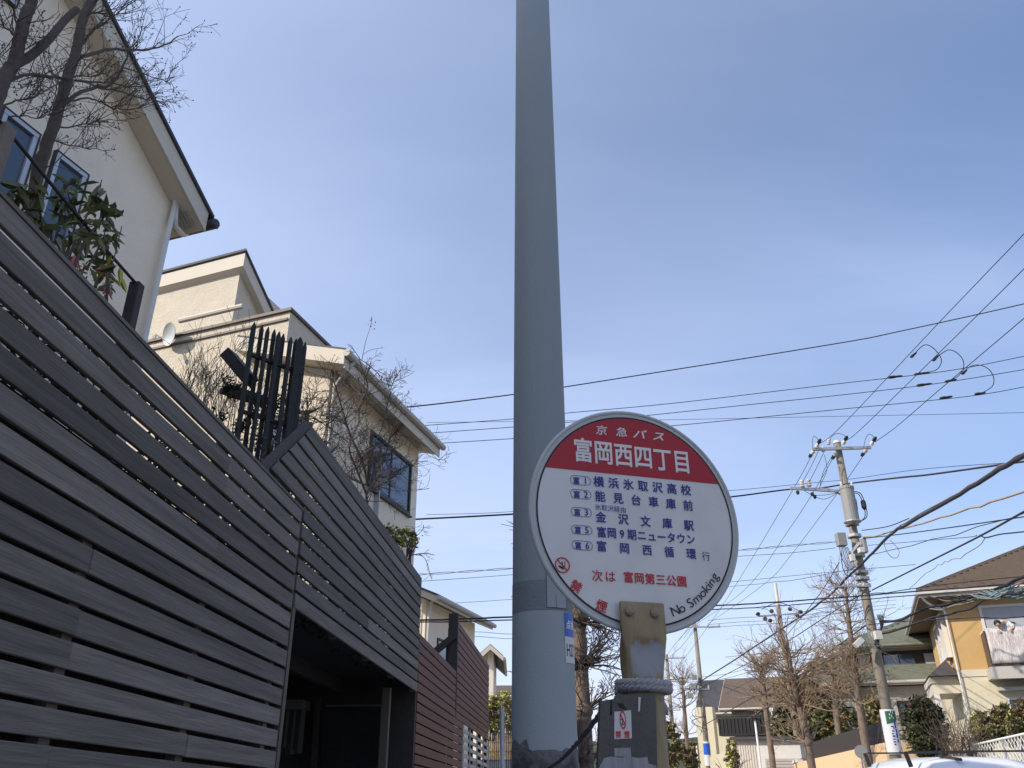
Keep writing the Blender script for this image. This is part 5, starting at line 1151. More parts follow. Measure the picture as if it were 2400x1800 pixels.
# ================================================================== LEFT GARDEN PLANTS
def gpw(x, y, w): return on(x, y, RN, -2.0+w)
def path1(P, w, dw=0.0):
    n = len(P); return [gpw(x/2.765, y/2.765, w + dw*i/(n-1)) for i, (x, y) in enumerate(P)]
random.seed(12)
def myrtle(label, trunk, r0, r1, limbs, w, twn):
    P = smooth_pts(path1(trunk, w), 5); t = tree_thing('bare_tree', label, P[0], group='bare garden trees above the fence')
    n = len(P); MB().tube([p + Vector((ru(-1,1),ru(-1,1),0))*.003 for p in P], [(r0+(r1-r0)*i/(n-1))*ru(.93,1.08) for i in range(n)], 10).build('trunk', M_bark, t, smooth=True)
    mb = MB()
    for L_, ra, dw in limbs:
        Q_ = smooth_pts(path1(L_, w, dw), 4); m_ = len(Q_); R_ = [max(.0032, ra*1.25*(1-.70*i/(m_-1))) for i in range(m_)]
        Q_ = [q + Vector((ru(-1,1),ru(-1,1),ru(-1,1)))*.006 for q in Q_]
        mb.tube(Q_, R_, 5)
        for k in range(int(twn*m_/13)):
            i = random.randint(m_//4, m_-2); d = (Q_[i+1]-Q_[i]).normalized()
            grow(mb, Q_[i], d*.9+Vector((ru(-.5,.5), ru(-.7,.7), ru(-.2,1.0))), ru(.12,.34), .0036, 2, .30, .08, 3, .9, 2, .0014, 3, tips)
        grow(mb, Q_[-1], (Q_[-1]-Q_[-2]), ru(.15,.3), R_[-1], 2, .3, .05, 3, .9, 3, .0014, 3, tips)
    for k in range(int(twn*1.4)):
        i = random.randint(n//4, n-2); grow(mb, P[i], Vector((ru(-1,1), ru(-.6,.6), ru(-.1,.8))), ru(.15,.45), .0042, 2, .28, .1, 3, .9, 3, .0015, 3, tips)
    mb.build('branches', M_twig, t, kind='stuff'); return t
tips = []
tA = myrtle('bare garden tree leaning right in front of the gabled house windows', [(200,1560),(215,1400),(240,1150),(300,950),(360,780),(420,560),(490,350),(540,120),(600,0),(660,-180)], .040, .026, [
 ([(520,370),(620,340),(740,320),(860,325),(960,325),(1090,280),(1150,235)], .011, .15), ([(430,660),(520,600),(640,560),(720,545),(800,430),(840,330),(880,270)], .012, -.1),
 ([(640,565),(760,590),(880,630),(1010,650)], .007, .1), ([(440,655),(560,640),(640,650),(720,700),(800,710),(900,700)], .006, .2), ([(480,520),(600,530),(740,540),(860,565),(950,560)], .007, 0),
 ([(390,830),(500,820),(620,790),(720,775)], .005, .1), ([(370,910),(450,940),(560,960),(640,968)], .005, -.1), ([(540,280),(600,200),(700,130),(760,90),(850,20)], .008, .1),
 ([(530,110),(620,80),(740,90),(860,70)], .006, .2), ([(800,440),(900,470),(1010,510),(1090,530)], .005, .05), ([(440,510),(340,500),(250,490),(150,520)], .006, .1)], -1.15, 9)
tB = myrtle('thicker bare garden tree at the very left edge with a sawn-off limb', [(-160,1100),(-80,800),(0,570),(40,480),(90,410),(130,250),(170,100),(210,0),(240,-160)], .046, .026, [
 ([(50,530),(150,490),(300,490),(420,505),(560,495),(660,485)], .009, .2), ([(0,700),(100,650),(200,640),(300,580),(400,530)], .005, 0), ([(60,760),(150,755),(260,765),(330,740)], .004, .1), ([(90,60),(100,140),(105,220)], .006, 0), ([(130,260),(60,200),(0,150)], .007, 0)], -1.0, 9)
Q_ = smooth_pts(path1([(80,425),(200,360),(320,250),(420,130),(500,60)], -1.0, .1), 4)
MB().tube(Q_, [.028,.027,.026,.026,.025,.025,.024,.024,.024,.023,.023,.022,.022,.022,.022,.022,.022][:len(Q_)], 9).build('sawn_limb', M_bark, tB, smooth=True)
bud = MB()
for q in random.sample(tips, min(420, len(tips))): bud.lathe(q, [(.002,-.006),(.006,0),(.002,.007)], 4)
bud.build('seed_buds', M_bark, tA, kind='stuff')
# leafy shrub with pink flowers over the fence
sb = thing('leafy_shrub', 'dark green leafy shrub with hanging pink flowers over the top of the long grey fence', 'shrub', gpw(150,560,-.45))
def p2r(x, y, w): return on(x/2.765, 400+y/2.765, RN, -2.0+w)
random.seed(15); st = MB(); LP = []
stems = [[(300,640),(280,400),(240,180),(180,100),(80,130)], [(330,560),(380,350),(400,200),(430,80),(500,60)], [(420,640),(500,420),(560,300),(620,180),(660,60)], [(470,640),(560,450),(640,330),(680,230),(740,230)], [(420,560),(480,400),(470,250),(440,150)],
 [(560,640),(640,500),(680,400),(700,300)], [(620,760),(660,620),(690,480),(720,440)], [(300,560),(330,420),(200,300),(150,230)], [(520,700),(560,600),(620,560)], [(690,860),(700,700),(740,560),(790,360)], [(360,560),(420,440),(520,380),(600,360)]]
for i, P in enumerate(stems):
    w = -.45+ru(-.2,.2); Q_ = smooth_pts([p2r(x, y, w) for x, y in P], 5); st.tube(Q_, [max(.0025, .008*(1-j/len(Q_))) for j in range(len(Q_))], 5)
    if i == 9: continue
    for j in range(4, len(Q_)):
        for k in range(3 if i < 9 else 2): LP.append((Q_[j]+Vector((ru(-1,1),ru(-1,1),ru(-1,1)))*.02, (Q_[j]-Q_[j-1]).normalized()))
st.build('stems', M_bark, sb)
def leaf_mesh(L, w):
    V = [(0,0,0),(w*.5,L*.3,.012),(w*.42,L*.65,.010),(0,L,-.01),(-w*.42,L*.65,.010),(-w*.5,L*.3,.012),(0,L*.3,-.002),(0,L*.65,-.004)]
    me = bpy.data.meshes.new('leaf'); me.from_pydata(V, [], [(0,1,6),(6,1,2,7),(7,2,3),(0,6,5),(6,7,4,5),(7,3,4)]); me.materials.append(M_leafs); return me
LM = [leaf_mesh(.105,.030), leaf_mesh(.085,.032), leaf_mesh(.125,.034)]
LMy = LM[0].copy(); LMy.materials.clear(); LMy.materials.append(M_leafy)
def put_leaf(p, d, me, par):
    o = bpy.data.objects.new('leaf', me); S.collection.objects.link(o); o.parent = par
    d = (d*.2 + Vector((ru(-1,1),ru(-1,1),ru(-1.3,.25)))).normalized(); q = d.to_track_quat('Y', 'Z') @ __import__('mathutils').Quaternion((0,1,0), ru(-1.2,1.2))
    o.rotation_mode = 'QUATERNION'; o.rotation_quaternion = q; o.location = p - WO[par.name]; s = ru(.75,1.15); o.scale = (s,s,s)
random.shuffle(LP)
for p, d in LP[:190]: put_leaf(p, d, random.choice(LM), sb)
for k in range(26):
    x, y = random.choice(((690,650),(700,700),(590,640),(740,660))); put_leaf(p2r(x+ru(-50,50), y+ru(-50,60), -.4+ru(-.1,.1)), Vector((0,0,1)), LMy if k % 2 else LM[0], sb)
for x, y in ((490,540),(500,590),(480,560),(700,600),(690,640),(710,700),(700,740),(680,820),(720,770),(670,610)):
    p = p2r(x, y, -.38); fl = MB()
    for k in range(5):
        d = Vector((ru(-.5,.5), ru(-.5,.5), -1)).normalized(); fl.tube([p, p+d*ru(.02,.035), p+d*ru(.04,.07)+Vector((ru(-.02,.02),0,0))], [.003,.006,.001], 4)
    fl.build('flower', M_flower, sb)
random.seed(16); pg = thing('low_garden_plants', 'mixed dark garden plants peeping through the gaps behind the long fence', 'plants', RU(3,-.4,2.75)); pg['kind'] = 'stuff'
lf = MB()
for i in range(15000):
    u_ = ru(.3,10.0); z_ = ru(2.7,3.5) if u_ < 5.5 else ru(2.95,4.1)
    if noise.noise(Vector((u_*3.2, z_*4, 1.3))) + .35*noise.noise(Vector((u_*14, z_*14, 5))) < -.22: continue
    leaf_quad(lf, RU(u_, ru(-.40,-.10), z_), ru(.018,.042), .45)
lf.build('leaves', M_leafd, pg)
# black picket trellis
eT = az(43); nT = rightof(eT); T0 = atY(350+580/2.37, 550+488/2.37, 6.0); cT = nT.dot(T0)
tr = thing('picket_trellis', 'black pointed-picket trellis standing above the grey fence before the stepped house', 'trellis', (T0.x, T0.y, 2.9))
def r3(x, y): return (350+x/2.37, 550+y/2.37)
for i, (x, y, w_) in enumerate(((580,488,.052),(624,503,.046),(657,515,.044),(692,528,.046),(718,540,.05),(742,552,.046),(783,570,.05),(812,580,.05),(835,570,.085),(862,600,.05))):
    q = on(*r3(x, y), nT, cT + (-.05 if i % 2 else 0)); w2 = w_*.36; zt_ = q.z
    P = [q-eT*w2+Z*(-.05), q+Z*.0, q+eT*w2+Z*(-.05), q+eT*w2+Z*(2.3-zt_+.0), q-eT*w2+Z*(2.3-zt_)]
    MB().prism(P, nT*.02).build('picket', M_black, tr)
for zz_ in (4.72, 4.2, 3.75): MB().bar(T0+Z*(zz_-T0.z)-nT*.03-eT*.0, T0+Z*(zz_-T0.z)-nT*.03+eT*.52, .03, .028).build('rail', M_black, tr)
a, b = gpw(*r3(440,668), -1.0), gpw(*r3(560,810), -.75); MB().bar(a, b, .15, .10).build('plank', M_black, tr)
a, b = gpw(*r3(425,825), -1.0), gpw(*r3(640,960), -.9); MB().box((a+b)/2, (.42,.16,abs(a.z-b.z)), ex=eT).build('planter_box', M_black, tr)
M_vine = mat('dark_vine_leaf', (0.020,0.026,0.013), .5, .3, 10, 0, 0)
vn = thing('climbing_vine', 'dark tangled vine climbing the foot of the black trellis', 'vine', gpw(*r3(620,1250), -.85))
foliage(vn, gpw(*r3(640,1080), -.85), (.30,.22,.42), 1500, .020, M_vine, seed=91, hollow=.0); foliage(vn, gpw(*r3(440,850), -.95), (.12,.10,.10), 380, .015, M_vine, name='tendrils', seed=92, hollow=.3)
foliage(vn, gpw(*r3(420,1060), -.8), (.14,.12,.14), 420, .016, M_vine, name='tendrils', seed=93, hollow=.2)['kind'] = 'stuff'
# fine bare shrub against the cream wall
random.seed(31); fs = thing('fine_bare_shrub', 'fine bare twiggy shrub against the cream wall left of the black trellis', 'shrub', gpw(*r3(300,1150), -1.4))
mb = MB()
for k in range(46): 
    x = ru(150,540); q = gpw(*r3(x, 860+ (x-150)*.75+60), -1.5+ru(-.3,.3)); grow(mb, q, (ru(-.35,.35), ru(-.3,.3), 1), ru(.4,.8)*(1.1 if x > 300 else .7), .0055, 2, .16, .12, 4, .55, 3, .0022, 3)
mb.build('twigs', mat('grey_tan_twig', (0.20,0.16,0.12), .9, .2, 20, 0, 0), fs, kind='stuff')
# dense dark bare shrub in front of the shaded facade
random.seed(33); db = thing('dark_bare_tree', 'dense dark bare-branched tree in front of the shaded wall with the window', 'tree', gpw(*r3(1200,1500), -1.3))
mb = MB(); tips2 = []
def r3w(P, w): return smooth_pts([gpw(*r3(x, y), w) for x, y in P], 4)
for P, ra in (([(1215,1560),(1205,1450),(1210,1380),(1180,1250),(1120,1120),(1080,1000),(1040,860),(1010,780)], .024), ([(1205,1440),(1150,1300),(1110,1180),(1160,1050),(1170,930),(1215,850),(1180,740),(1165,680)], .018), ([(1215,1400),(1290,1390),(1370,1330),(1450,1230),(1520,1180),(1620,1270)], .014), ([(1200,1390),(1090,1330),(980,1180),(900,1080),(840,990)], .016),
  ([(1215,1380),(1300,1260),(1340,1130),(1400,1060),(1440,990)], .014), ([(1210,1420),(1260,1330),(1230,1200),(1290,1080),(1330,900),(1360,800)], .014), ([(1180,700),(1200,600),(1225,520),(1238,465)], .006), ([(1190,665),(1230,640),(1300,628)], .004), ([(1370,1330),(1460,1330),(1530,1340),(1560,1300)], .006), ([(1450,1420),(1540,1400),(1560,1330)], .005), ([(1100,1150),(980,1060),(880,1000),(820,1030)], .009)):
    w = -1.25+ru(-.25,.25); Q_ = r3w(P, w); n_ = len(Q_); mb.tube(Q_, [max(.004, ra*(1-.7*i/n_)) for i in range(n_)], 5)
    if ra > .0065:
        for k in range(34 if ra > .012 else 12):
            i = random.randint(2, n_-2); grow(mb, Q_[i], (Q_[i+1]-Q_[i]).normalized()*.6+Vector((ru(-1,1), ru(-.8,.8), ru(-.5,.9))), ru(.25,.62), .0075, 2, .28, .03, 4, .9, 3, .0032, 3, tips2)
mb.build('branches', M_twig, db, kind='stuff')
lf = MB(); random.shuffle(tips2)
for q in tips2[:170]: leaf_quad(lf, q, .022, .4)
for P in ((1235,470),(1245,495),(1225,500),(1240,520),(1300,628),(1360,800),(1345,790),(1430,870),(1440,880),(1460,860),(1525,1200),(1620,1265)): 
    for k in range(3): leaf_quad(lf, gpw(*r3(P[0]+ru(-12,12), P[1]+ru(-12,12)), -1.25), .026, .4)
lf.build('last_leaves', M_leafd, db, kind='stuff')
# yellow-green bush and a hanging twig
c = gpw(550+985/2.552, 1150+262/2.552, -1.0)
yb = shrub('small yellow-green leafy plant above the garage beam end', (c.x,c.y,c.z), (.28,.22,.26), 420, .040, M_leafy, 95, M_leafm, 160, stems=True, name='leafy_plant', cat='plant')
random.seed(35); ht = MB()
g5 = lambda x, y, w=-1.0: gpw(550+x/2.552, 1150+y/2.552, w)
for P in ([(1020,400),(1060,385),(1120,390),(1150,430),(1165,490),(1180,530)], [(1060,385),(1130,375),(1195,385)], [(1060,300),(1100,260),(1125,230),(1130,205)], [(1080,260),(1075,225)]):
    Q_ = smooth_pts([g5(*p) for p in P], 4); ht.tube(Q_, .007, 4)
    for k in range(5): grow(ht, random.choice(Q_), (ru(-1,1), 0, ru(-.6,.6)), .15, .004, 1, .3, 0, 3, .9, 2, .003, 3)
tag(ht.build('hanging_twig', M_twig), 'thin twig drooping past the end of the garage beam against the sky', 'twig')
# garden lamp pole with horizontal tube
lp = thing('clothes_pole', 'grey upright post with a long horizontal tube in front of the dark-framed window', 'pole', gpw(*r3(1275,1600), -1.5))
a = gpw(*r3(1282,1205), -1.5); MB().box(Vector((a.x,a.y,(a.z+2)/2)), (.09,.09,a.z-2)).build('upright', M_galv, lp)
MB().tube([gpw(*r3(1225,1232), -1.45), gpw(*r3(1580,1190), -1.45)], .028, 10).build('tube', M_bark, lp, smooth=True)

# ================================================================== HOUSES ON THE RIGHT
def hip_roof(par, C0, r, e, w, d, ov, pitch, m, rows=.28, name='roof', fascia=M_fascia, soff=M_soffit):
    """C0: near-left wall corner at eave height (roof underside); r: to the right, e: away."""
    P = lambda a, b, z: C0 + r*a + e*b + Z*z
    ez = .0; hw, hd = w+2*ov, d+2*ov; run = min(hw, hd)/2; rz = run*pitch
    base = [P(-ov,-ov,ez), P(w+ov,-ov,ez), P(w+ov,d+ov,ez), P(-ov,d+ov,ez)]
    if hw >= hd: R1, R2 = P(-ov+run, d/2, ez+rz), P(w+ov-run, d/2, ez+rz)
    else: R1, R2 = P(w/2, -ov+run, ez+rz), P(w/2, d+ov-run, ez+rz)
    up = Z*.16; mb = MB(); b = [q+up for q in base]; r1, r2 = R1+up, R2+up
    mb.quad(*base[::-1])
    for i in range(4): mb.quad(base[i], base[(i+1)%4], b[(i+1)%4], b[i])
    if hw >= hd: mb.quad(b[0],b[1],r2,r1); mb.quad(b[1],b[2],r2); mb.quad(b[2],b[3],r1,r2); mb.quad(b[3],b[0],r1)
    else: mb.quad(b[0],b[1],r1); mb.quad(b[1],b[2],r2,r1); mb.quad(b[2],b[3],r2); mb.quad(b[3],b[0],r1,r2)
    rf = mb.build(name, m, par)
    # tile courses on the two slopes that can be seen
    tl = MB(); n = int(run/rows)
    for k in range(n):
        t0, t1 = k*rows, (k+1)*rows-.03
        for sl in (0, 1):
            if sl == 0: A = lambda t: (P(-ov+t,-ov+t,.165+t*pitch), P(w+ov-t,-ov+t,.165+t*pitch))
            else: A = lambda t: (P(-ov+t,d+ov-t,.165+t*pitch), P(-ov+t,-ov+t,.165+t*pitch))
            a0, a1 = A(t0); c0, c1 = A(t1); lift = Z*.09
            tl.quad(a0+lift, a1+lift, c1+Z*.008, c0+Z*.008); tl.quad(a0, a1, a1+lift, a0+lift)
    tl.build('tile_courses', m, rf, kind='stuff')
    hp = MB(); hp.tube([b[0]+Z*.03, r1+Z*.06, r2+Z*.06], .09, 6); hp.tube([b[1]+Z*.03, r2+Z*.06 if hw >= hd else r1+Z*.06], .09, 6); hp.build('ridge_tiles', m, rf)
    g = MB(); g.tube([P(-ov-.05,-ov-.06,.04), P(w+ov+.05,-ov-.06,.04)], .065, 8); g.build('gutter', fascia, par)
    g = MB(); g.tube([P(-ov-.06,-ov-.05,.04), P(-ov-.06,d+ov,.04)], .065, 8); g.build('gutter', fascia, par)
    for a, b_, o in (((-ov-.012,-ov-.022),(w+ov+.012,-ov-.022),1), ((-ov-.022,-ov),(-ov-.022,d+ov),0)):
        MB().bar(P(a[0],a[1],.02), P(b_[0],b_[1],.02), .022, .20).build('fascia_board', fascia, par)
    MB().prism([P(-ov+.01,-ov+.01,-.02), P(w+ov,-ov+.01,-.02), P(w+ov,d+ov,-.02), P(-ov+.01,d+ov,-.02)], Z*.015).build('soffit', soff, par)
eo = az(21.8); ro = rightof(eo)
CO = on(2222, 1448, -eo, -eo.dot(atY(2222,1448,30.0))); 
CX = Vector((CO.x, CO.y, 0))
def OP(a, b, z): return Vector((CX.x + ro.x*a + eo.x*b, CX.y + ro.y*a + eo.y*b, z))
def os_(px, py, off=0.0):      # point on the front wall plane moved off towards the camera
    n = -eo; q = on(px, py, n, n.dot(CX)+off); return (q-CX).dot(ro), q.z
ZE = atY(2158, 1398, 30).z - .05; z0 = 1.5
oh = thing('orange_house', 'orange and pale yellow two-storey house with a brown tiled hip roof at the right edge', 'house', OP(0,0,z0))
_, zband1 = os_(2270, 1570); _, zband0 = os_(2275, 1586)
def box_(a0,a1,b0,b1,c0,c1,name,m,par=oh,**k): return MB().prism([OP(a0,b0,c0), OP(a1,b0,c0), OP(a1,b1,c0), OP(a0,b1,c0)], Z*(c1-c0)).build(name, m, par, **k)
box_(0,9,0,9, z0-1, zband0, 'lower_wall', M_yellowwall); box_(-.03,9.03,-.03,9, zband0+.002, zband1, 'band', M_fascia); box_(0,9,0,9, zband1+.002, ZE-.03, 'upper_wall', M_orangewall)
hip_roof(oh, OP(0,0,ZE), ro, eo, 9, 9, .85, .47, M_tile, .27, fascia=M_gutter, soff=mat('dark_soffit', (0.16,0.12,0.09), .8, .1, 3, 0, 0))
MB().tube([OP(-.07,-.08,ZE-.3), OP(-.07,-.08,z0)], .035, 8).build('downpipe', M_wpvc, oh)
MB().tube(smooth_pts([OP(-.8,-.85,ZE), OP(-.6,-.6,ZE-.25), OP(-.09,-.1,ZE-.45)], 3), .045, 8).build('downpipe', M_wpvc, oh)
# side (street) face features: white window box and bay
LS_ = lambda s, o, z: OP(-o, s, z)
window(LS_, oh, 1.3, 2.6, zband1+.6, ZE-.35, M_wpvc, fw=.10, mull=1, proud=.16)
window(LS_, oh, 4.2, 5.6, zband1+.6, ZE-.35, M_wpvc, fw=.10, mull=1, proud=.10)
box_(-.95,-.004,1.0,4.5, zband0-.1, zband0+.12, 'porch_roof', M_fascia); box_(-.90,-.01,1.05,4.45, zband0-.45, zband0-.10, 'porch_fascia', M_fascia)
mb = MB(); a_ = [OP(-.99,.7,zband0+.13), OP(.0,.7,zband0+.13), OP(.0,4.5,zband0+.13), OP(-.99,4.5,zband0+.13)]; tpk = OP(-.25,1.6,zband0+.75)
for i in range(4): mb.quad(a_[i], a_[(i+1)%4], tpk)
mb.quad(*a_[::-1]); mb.build('porch_hip', M_roofdark, oh)
box_(-.92,-.74,.85,1.03, z0-.3, zband0-.46, 'column', M_wpvc)
# front window and balcony
sb0, _ = os_(2306, 1480, 1.0); sw0, zw1 = os_(2291, 1420); _, zrail = os_(2320, 1478, 1.0); _, zfl = os_(2320, 1566, 1.0); _, zfl0 = os_(2320, 1590, 1.0)
Lf_ = lambda s, o, z: OP(s, -o, z)
window(Lf_, oh, sw0, sw0+1.8, zfl+.1, zw1, M_wpvc, gm=M_curtain, fw=.09, mull=0, proud=.05); window(Lf_, oh, sw0+1.82, sw0+3.6, zfl+.1, zw1, M_wpvc, gm=M_curtain, fw=.09, mull=0, proud=.05)
box_(sb0-.1, sb0+5.0, -1.1, -.004, zfl0, zfl, 'balcony_slab', M_gutter); box_(sb0-.12, sb0+5.0, -1.13, -1.105, zfl0-.03, zfl+.03, 'balcony_edge', M_gutter)
M_dkrail = mat('brown_rail', (0.10,0.07,0.05), .6, .1, 4, 0, 0)
for zz_ in (zrail,): MB().bar(OP(sb0,-1.03,zz_), OP(sb0+4.9,-1.03,zz_), .05, .05).build('handrail', M_wpvc, oh); MB().bar(OP(sb0,-1.03,zz_), OP(sb0,-.05,zz_), .05, .05).build('handrail', M_wpvc, oh)
MB().bar(OP(sb0,-1.03,zfl+.08), OP(sb0+4.9,-1.03,zfl+.08), .04, .04).build('bottom_rail', M_dkrail, oh)
bal = MB().bar(OP(sb0+.12,-1.03,zfl+.1), OP(sb0+.12,-1.03,zrail-.03), .022, .022).build('baluster', M_dkrail, oh)
for k in range(1, 40): share(bal, 'baluster', ro*(.12*k))
MB().bar(OP(sb0,-1.03,zfl), OP(sb0,-1.03,zrail), .06, .06).build('rail_post', M_dkrail, oh); MB().prism([OP(sb0-.01,-1.0,zfl+.1), OP(sb0-.01,-.05,zfl+.1), OP(sb0-.01,-.05,zrail-.05), OP(sb0-.01,-1.0,zrail-.05)], ro*.02).build('side_panel', M_dkrail, oh)
# ground floor openings under the balcony
window(Lf_, oh, sb0+.3, sb0+3.6, z0+.2, zfl0-.55, M_wpvc, gm=M_glass, fw=.08, mull=1, proud=.04)
box_(sb0+.1, sb0+4.8, -.5, -.03, zfl0-.35, zfl0-.25, 'shutter_box', M_gutter)
# futon and sheets over the rail
def drape(name, label, s0, s1, drop, m, seed):
    random.seed(seed); mb = MB(); n = 14; rows = 8
    for i in range(n+1):
        s = s0+(s1-s0)*i/n
        for j in range(rows+1):
            z = zrail+.045 - drop*j/rows; o = 1.075+.03*math.sin(s*17+j*.3)*(j/rows)+.012*math.sin(s*43); mb.v.append(OP(s, -o, z))
        for j in (0,): pass
    for i in range(n):
        for j in range(rows): a = i*(rows+1)+j; mb.f.append((a, a+rows+1, a+rows+2, a+1))
    k = len(mb.v)
    for i in range(n+1):
        s = s0+(s1-s0)*i/n; mb.v += [OP(s,-1.075,zrail+.046), OP(s,-.97,zrail+.046), OP(s,-.96,zrail-.25)]
    for i in range(n):
        a = k+3*i; mb.f += [(a,a+1,a+4,a+3),(a+1,a+2,a+5,a+4)]
    o = mb.build(name, m, smooth=True); sd = o.modifiers.new('thick', 'SOLIDIFY'); sd.thickness = .03; return tag(o, label, 'bedding', 'bedding aired on the balcony rail')
H_ = zrail-zfl
drape('futon', 'big pale patterned futon hanging over the left half of the balcony rail', sb0+.03, sb0+1.45, H_*.93, M_futon, 1)
drape('blanket', 'striped pinkish blanket hanging beside the patterned futon on the balcony', sb0+1.47, sb0+2.0, H_*.86, mat('pink_blanket', (0.62,0.36,0.36), .9, .3, 9, .2, 20, stretch=(12,12,.6)), 2)
drape('sheet', 'pale sheet at the far right of the balcony rail, at the frame edge', sb0+2.02, sb0+3.2, H_*.9, M_shirt, 3)
# person leaning over the rail
hx, hz = os_(2338, 1462, 1.25)
pe = thing('person', 'dark-haired person in a white top leaning out over the balcony rail', 'person', OP(hx+.55,-.75,zfl))
def skin(name, V, E, R, m, par, lv=2, root=0):
    me = bpy.data.meshes.new(name); org = WO[par.name]; me.from_pydata([tuple(Vector(v)-org) for v in V], E, []); me.update()
    o = bpy.data.objects.new(name, me); S.collection.objects.link(o); o.parent = par
    md = o.modifiers.new('skin', 'SKIN'); md.use_smooth_shade = True
    for i, s in enumerate(me.skin_vertices[0].data): s.radius = (R[i], R[i]); s.use_root = (i == root)
    sd = o.modifiers.new('sub', 'SUBSURF'); sd.levels = lv; sd.render_levels = lv; me.materials.append(m); WO[o.name] = org; return o
A = lambda s, o, z: OP(hx+s, -o, z)
hd = A(0, 1.26, hz)
V = [A(.60,.72,zfl+.92), A(.50,.80,zrail+.12), A(.34,.95,hz+.04), A(.20,1.08,hz+.06), A(.12,1.16,hz+.03), hd, A(-.05,1.32,hz-.05),     # pelvis .. neck, head, chin
     A(.60,.72,zfl+.90), A(.66,.66,zfl+.45), A(.68,.62,zfl+.05), A(.52,.80,zfl+.90), A(.50,.74,zfl+.45), A(.50,.70,zfl+.05),
     A(.40,1.02,hz+.02), A(.50,1.08,hz-.12), A(.34,1.14,hz-.20), A(.06,.98,hz-.0), A(-.02,1.02,hz-.14), A(.02,1.12,hz-.22)]
E_ = [(0,1),(1,2),(2,3),(3,4),(4,5),(5,6),(0,7),(7,8),(8,9),(0,10),(10,11),(11,12),(2,13),(13,14),(14,15),(2,16),(16,17),(17,18)]
R_ = [.14,.13,.14,.07,.052,.095,.055,.09,.07,.045,.09,.07,.045,.055,.042,.03,.055,.042,.03]
skin('body', V, E_, R_, M_skin, pe)
skin('shirt', [A(.62,.70,zfl+.95), A(.50,.80,zrail+.12), A(.34,.95,hz+.045), A(.24,1.04,hz+.055), A(.40,1.02,hz+.03), A(.49,1.07,hz-.10), A(.08,.98,hz+.0), A(.0,1.01,hz-.12)], [(0,1),(1,2),(2,3),(2,4),(4,5),(2,6),(6,7)], [.16,.155,.165,.11,.075,.06,.075,.06], M_shirt, pe)
hb = MB(); 
for i in range(7):
    th0 = math.pi*i/7
hb.lathe(hd+Vector((.01,.03,.02))+Z*.0, [(.02,-.10),(.075,-.085),(.105,-.04),(.115,.01),(.10,.06),(.06,.10),(.015,.115)], 12, (Z*.8+Vector((.3,.5,0)))); hb.build('hair', M_hair, pe, smooth=True)
for sx_ in (-.035, .035): MB().lathe(hd+Vector((sx_-.03,-.088,-.01)), [(.004,-.006),(.010,0),(.004,.006)], 8, Vector((0,-1,0))).build('eye', M_hair, pe)
MB().lathe(hd+Vector((-.03,-.10,-.03)), [(.016,0),(.012,.012),(.003,.022)], 8, Vector((0,-1,-.2))).build('nose', M_skin, pe)
for bs, bo, bz in ((.34,1.14,hz-.20), (.02,1.12,hz-.22)):
    hm = MB()
    for k in range(5):
        d = ro*((k-2)*.014) if k < 4 else ro*.035; p = A(bs, bo, bz)+d; L_ = (.07,.08,.075,.06,.045)[k]
        hm.tube([p, p-eo*.02-Z*L_*.5, p-eo*.022-Z*L_], [.009,.008,.006], 6)
    hm.build('fingers', M_skin, pe)

# green-tiled house
cg = atY(2090, 1522, 40.0); ge = az(21.8); gr = rightof(ge)
gh = thing('green_tiled_house', 'grey house with green-grey tiled roofs in two tiers behind the transformer pole', 'house', (cg.x, cg.y, 1.5))
Lw = atY(2010,1522,40.0); wid = 8.5; G0 = Vector((Lw.x, Lw.y, cg.z))
GP = lambda a, b, z: Vector((G0.x+gr.x*a+ge.x*b, G0.y+gr.y*a+ge.y*b, z))
zl = atY(2100, 1606, 39).z
MB().prism([GP(0,0,-1), GP(wid,0,-1), GP(wid,7,-1), GP(0,7,-1)], Z*(cg.z+1)).build('wall', M_greywall, gh)
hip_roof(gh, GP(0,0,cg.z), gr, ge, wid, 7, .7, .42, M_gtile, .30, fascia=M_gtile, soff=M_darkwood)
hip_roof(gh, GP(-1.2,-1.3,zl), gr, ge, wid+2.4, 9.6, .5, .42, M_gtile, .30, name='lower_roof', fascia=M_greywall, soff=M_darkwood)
LG = lambda s, o, z: GP(s, -o, z)
MB().prism([LG(.4,.003,cg.z-1.25), LG(wid-.4,.003,cg.z-1.25), LG(wid-.4,.003,cg.z-.15), LG(.4,.003,cg.z-.15)], ge*-.02).build('dark_band', M_darkwood, gh)
for a, b, m_ in ((1.0,2.4,M_glass),(2.7,4.1,M_curtain),(5.2,6.8,M_glass)): window(lambda s,o,z: GP(s,-o-.024,z), gh, a, b, cg.z-1.2, cg.z-.25, M_dframe, gm=m_, fw=.06, mull=1)
MB().prism([GP(-1.2,-1.3,-1), GP(wid+1.2,-1.3,-1), GP(wid+1.2,0,-1), GP(-1.2,0,-1)], Z*(zl+.9)).build('lower_wall', M_greywall, gh)
window(lambda s,o,z: GP(s,1.3*-1-o,z), gh, 4.6, 5.8, zl-1.9, zl-.5, M_dframe, fw=.08, mull=1); window(lambda s,o,z: GP(s,1.3*-1-o,z), gh, 1.2, 2.6, zl-1.9, zl-.7, M_dframe, fw=.08, mull=1)
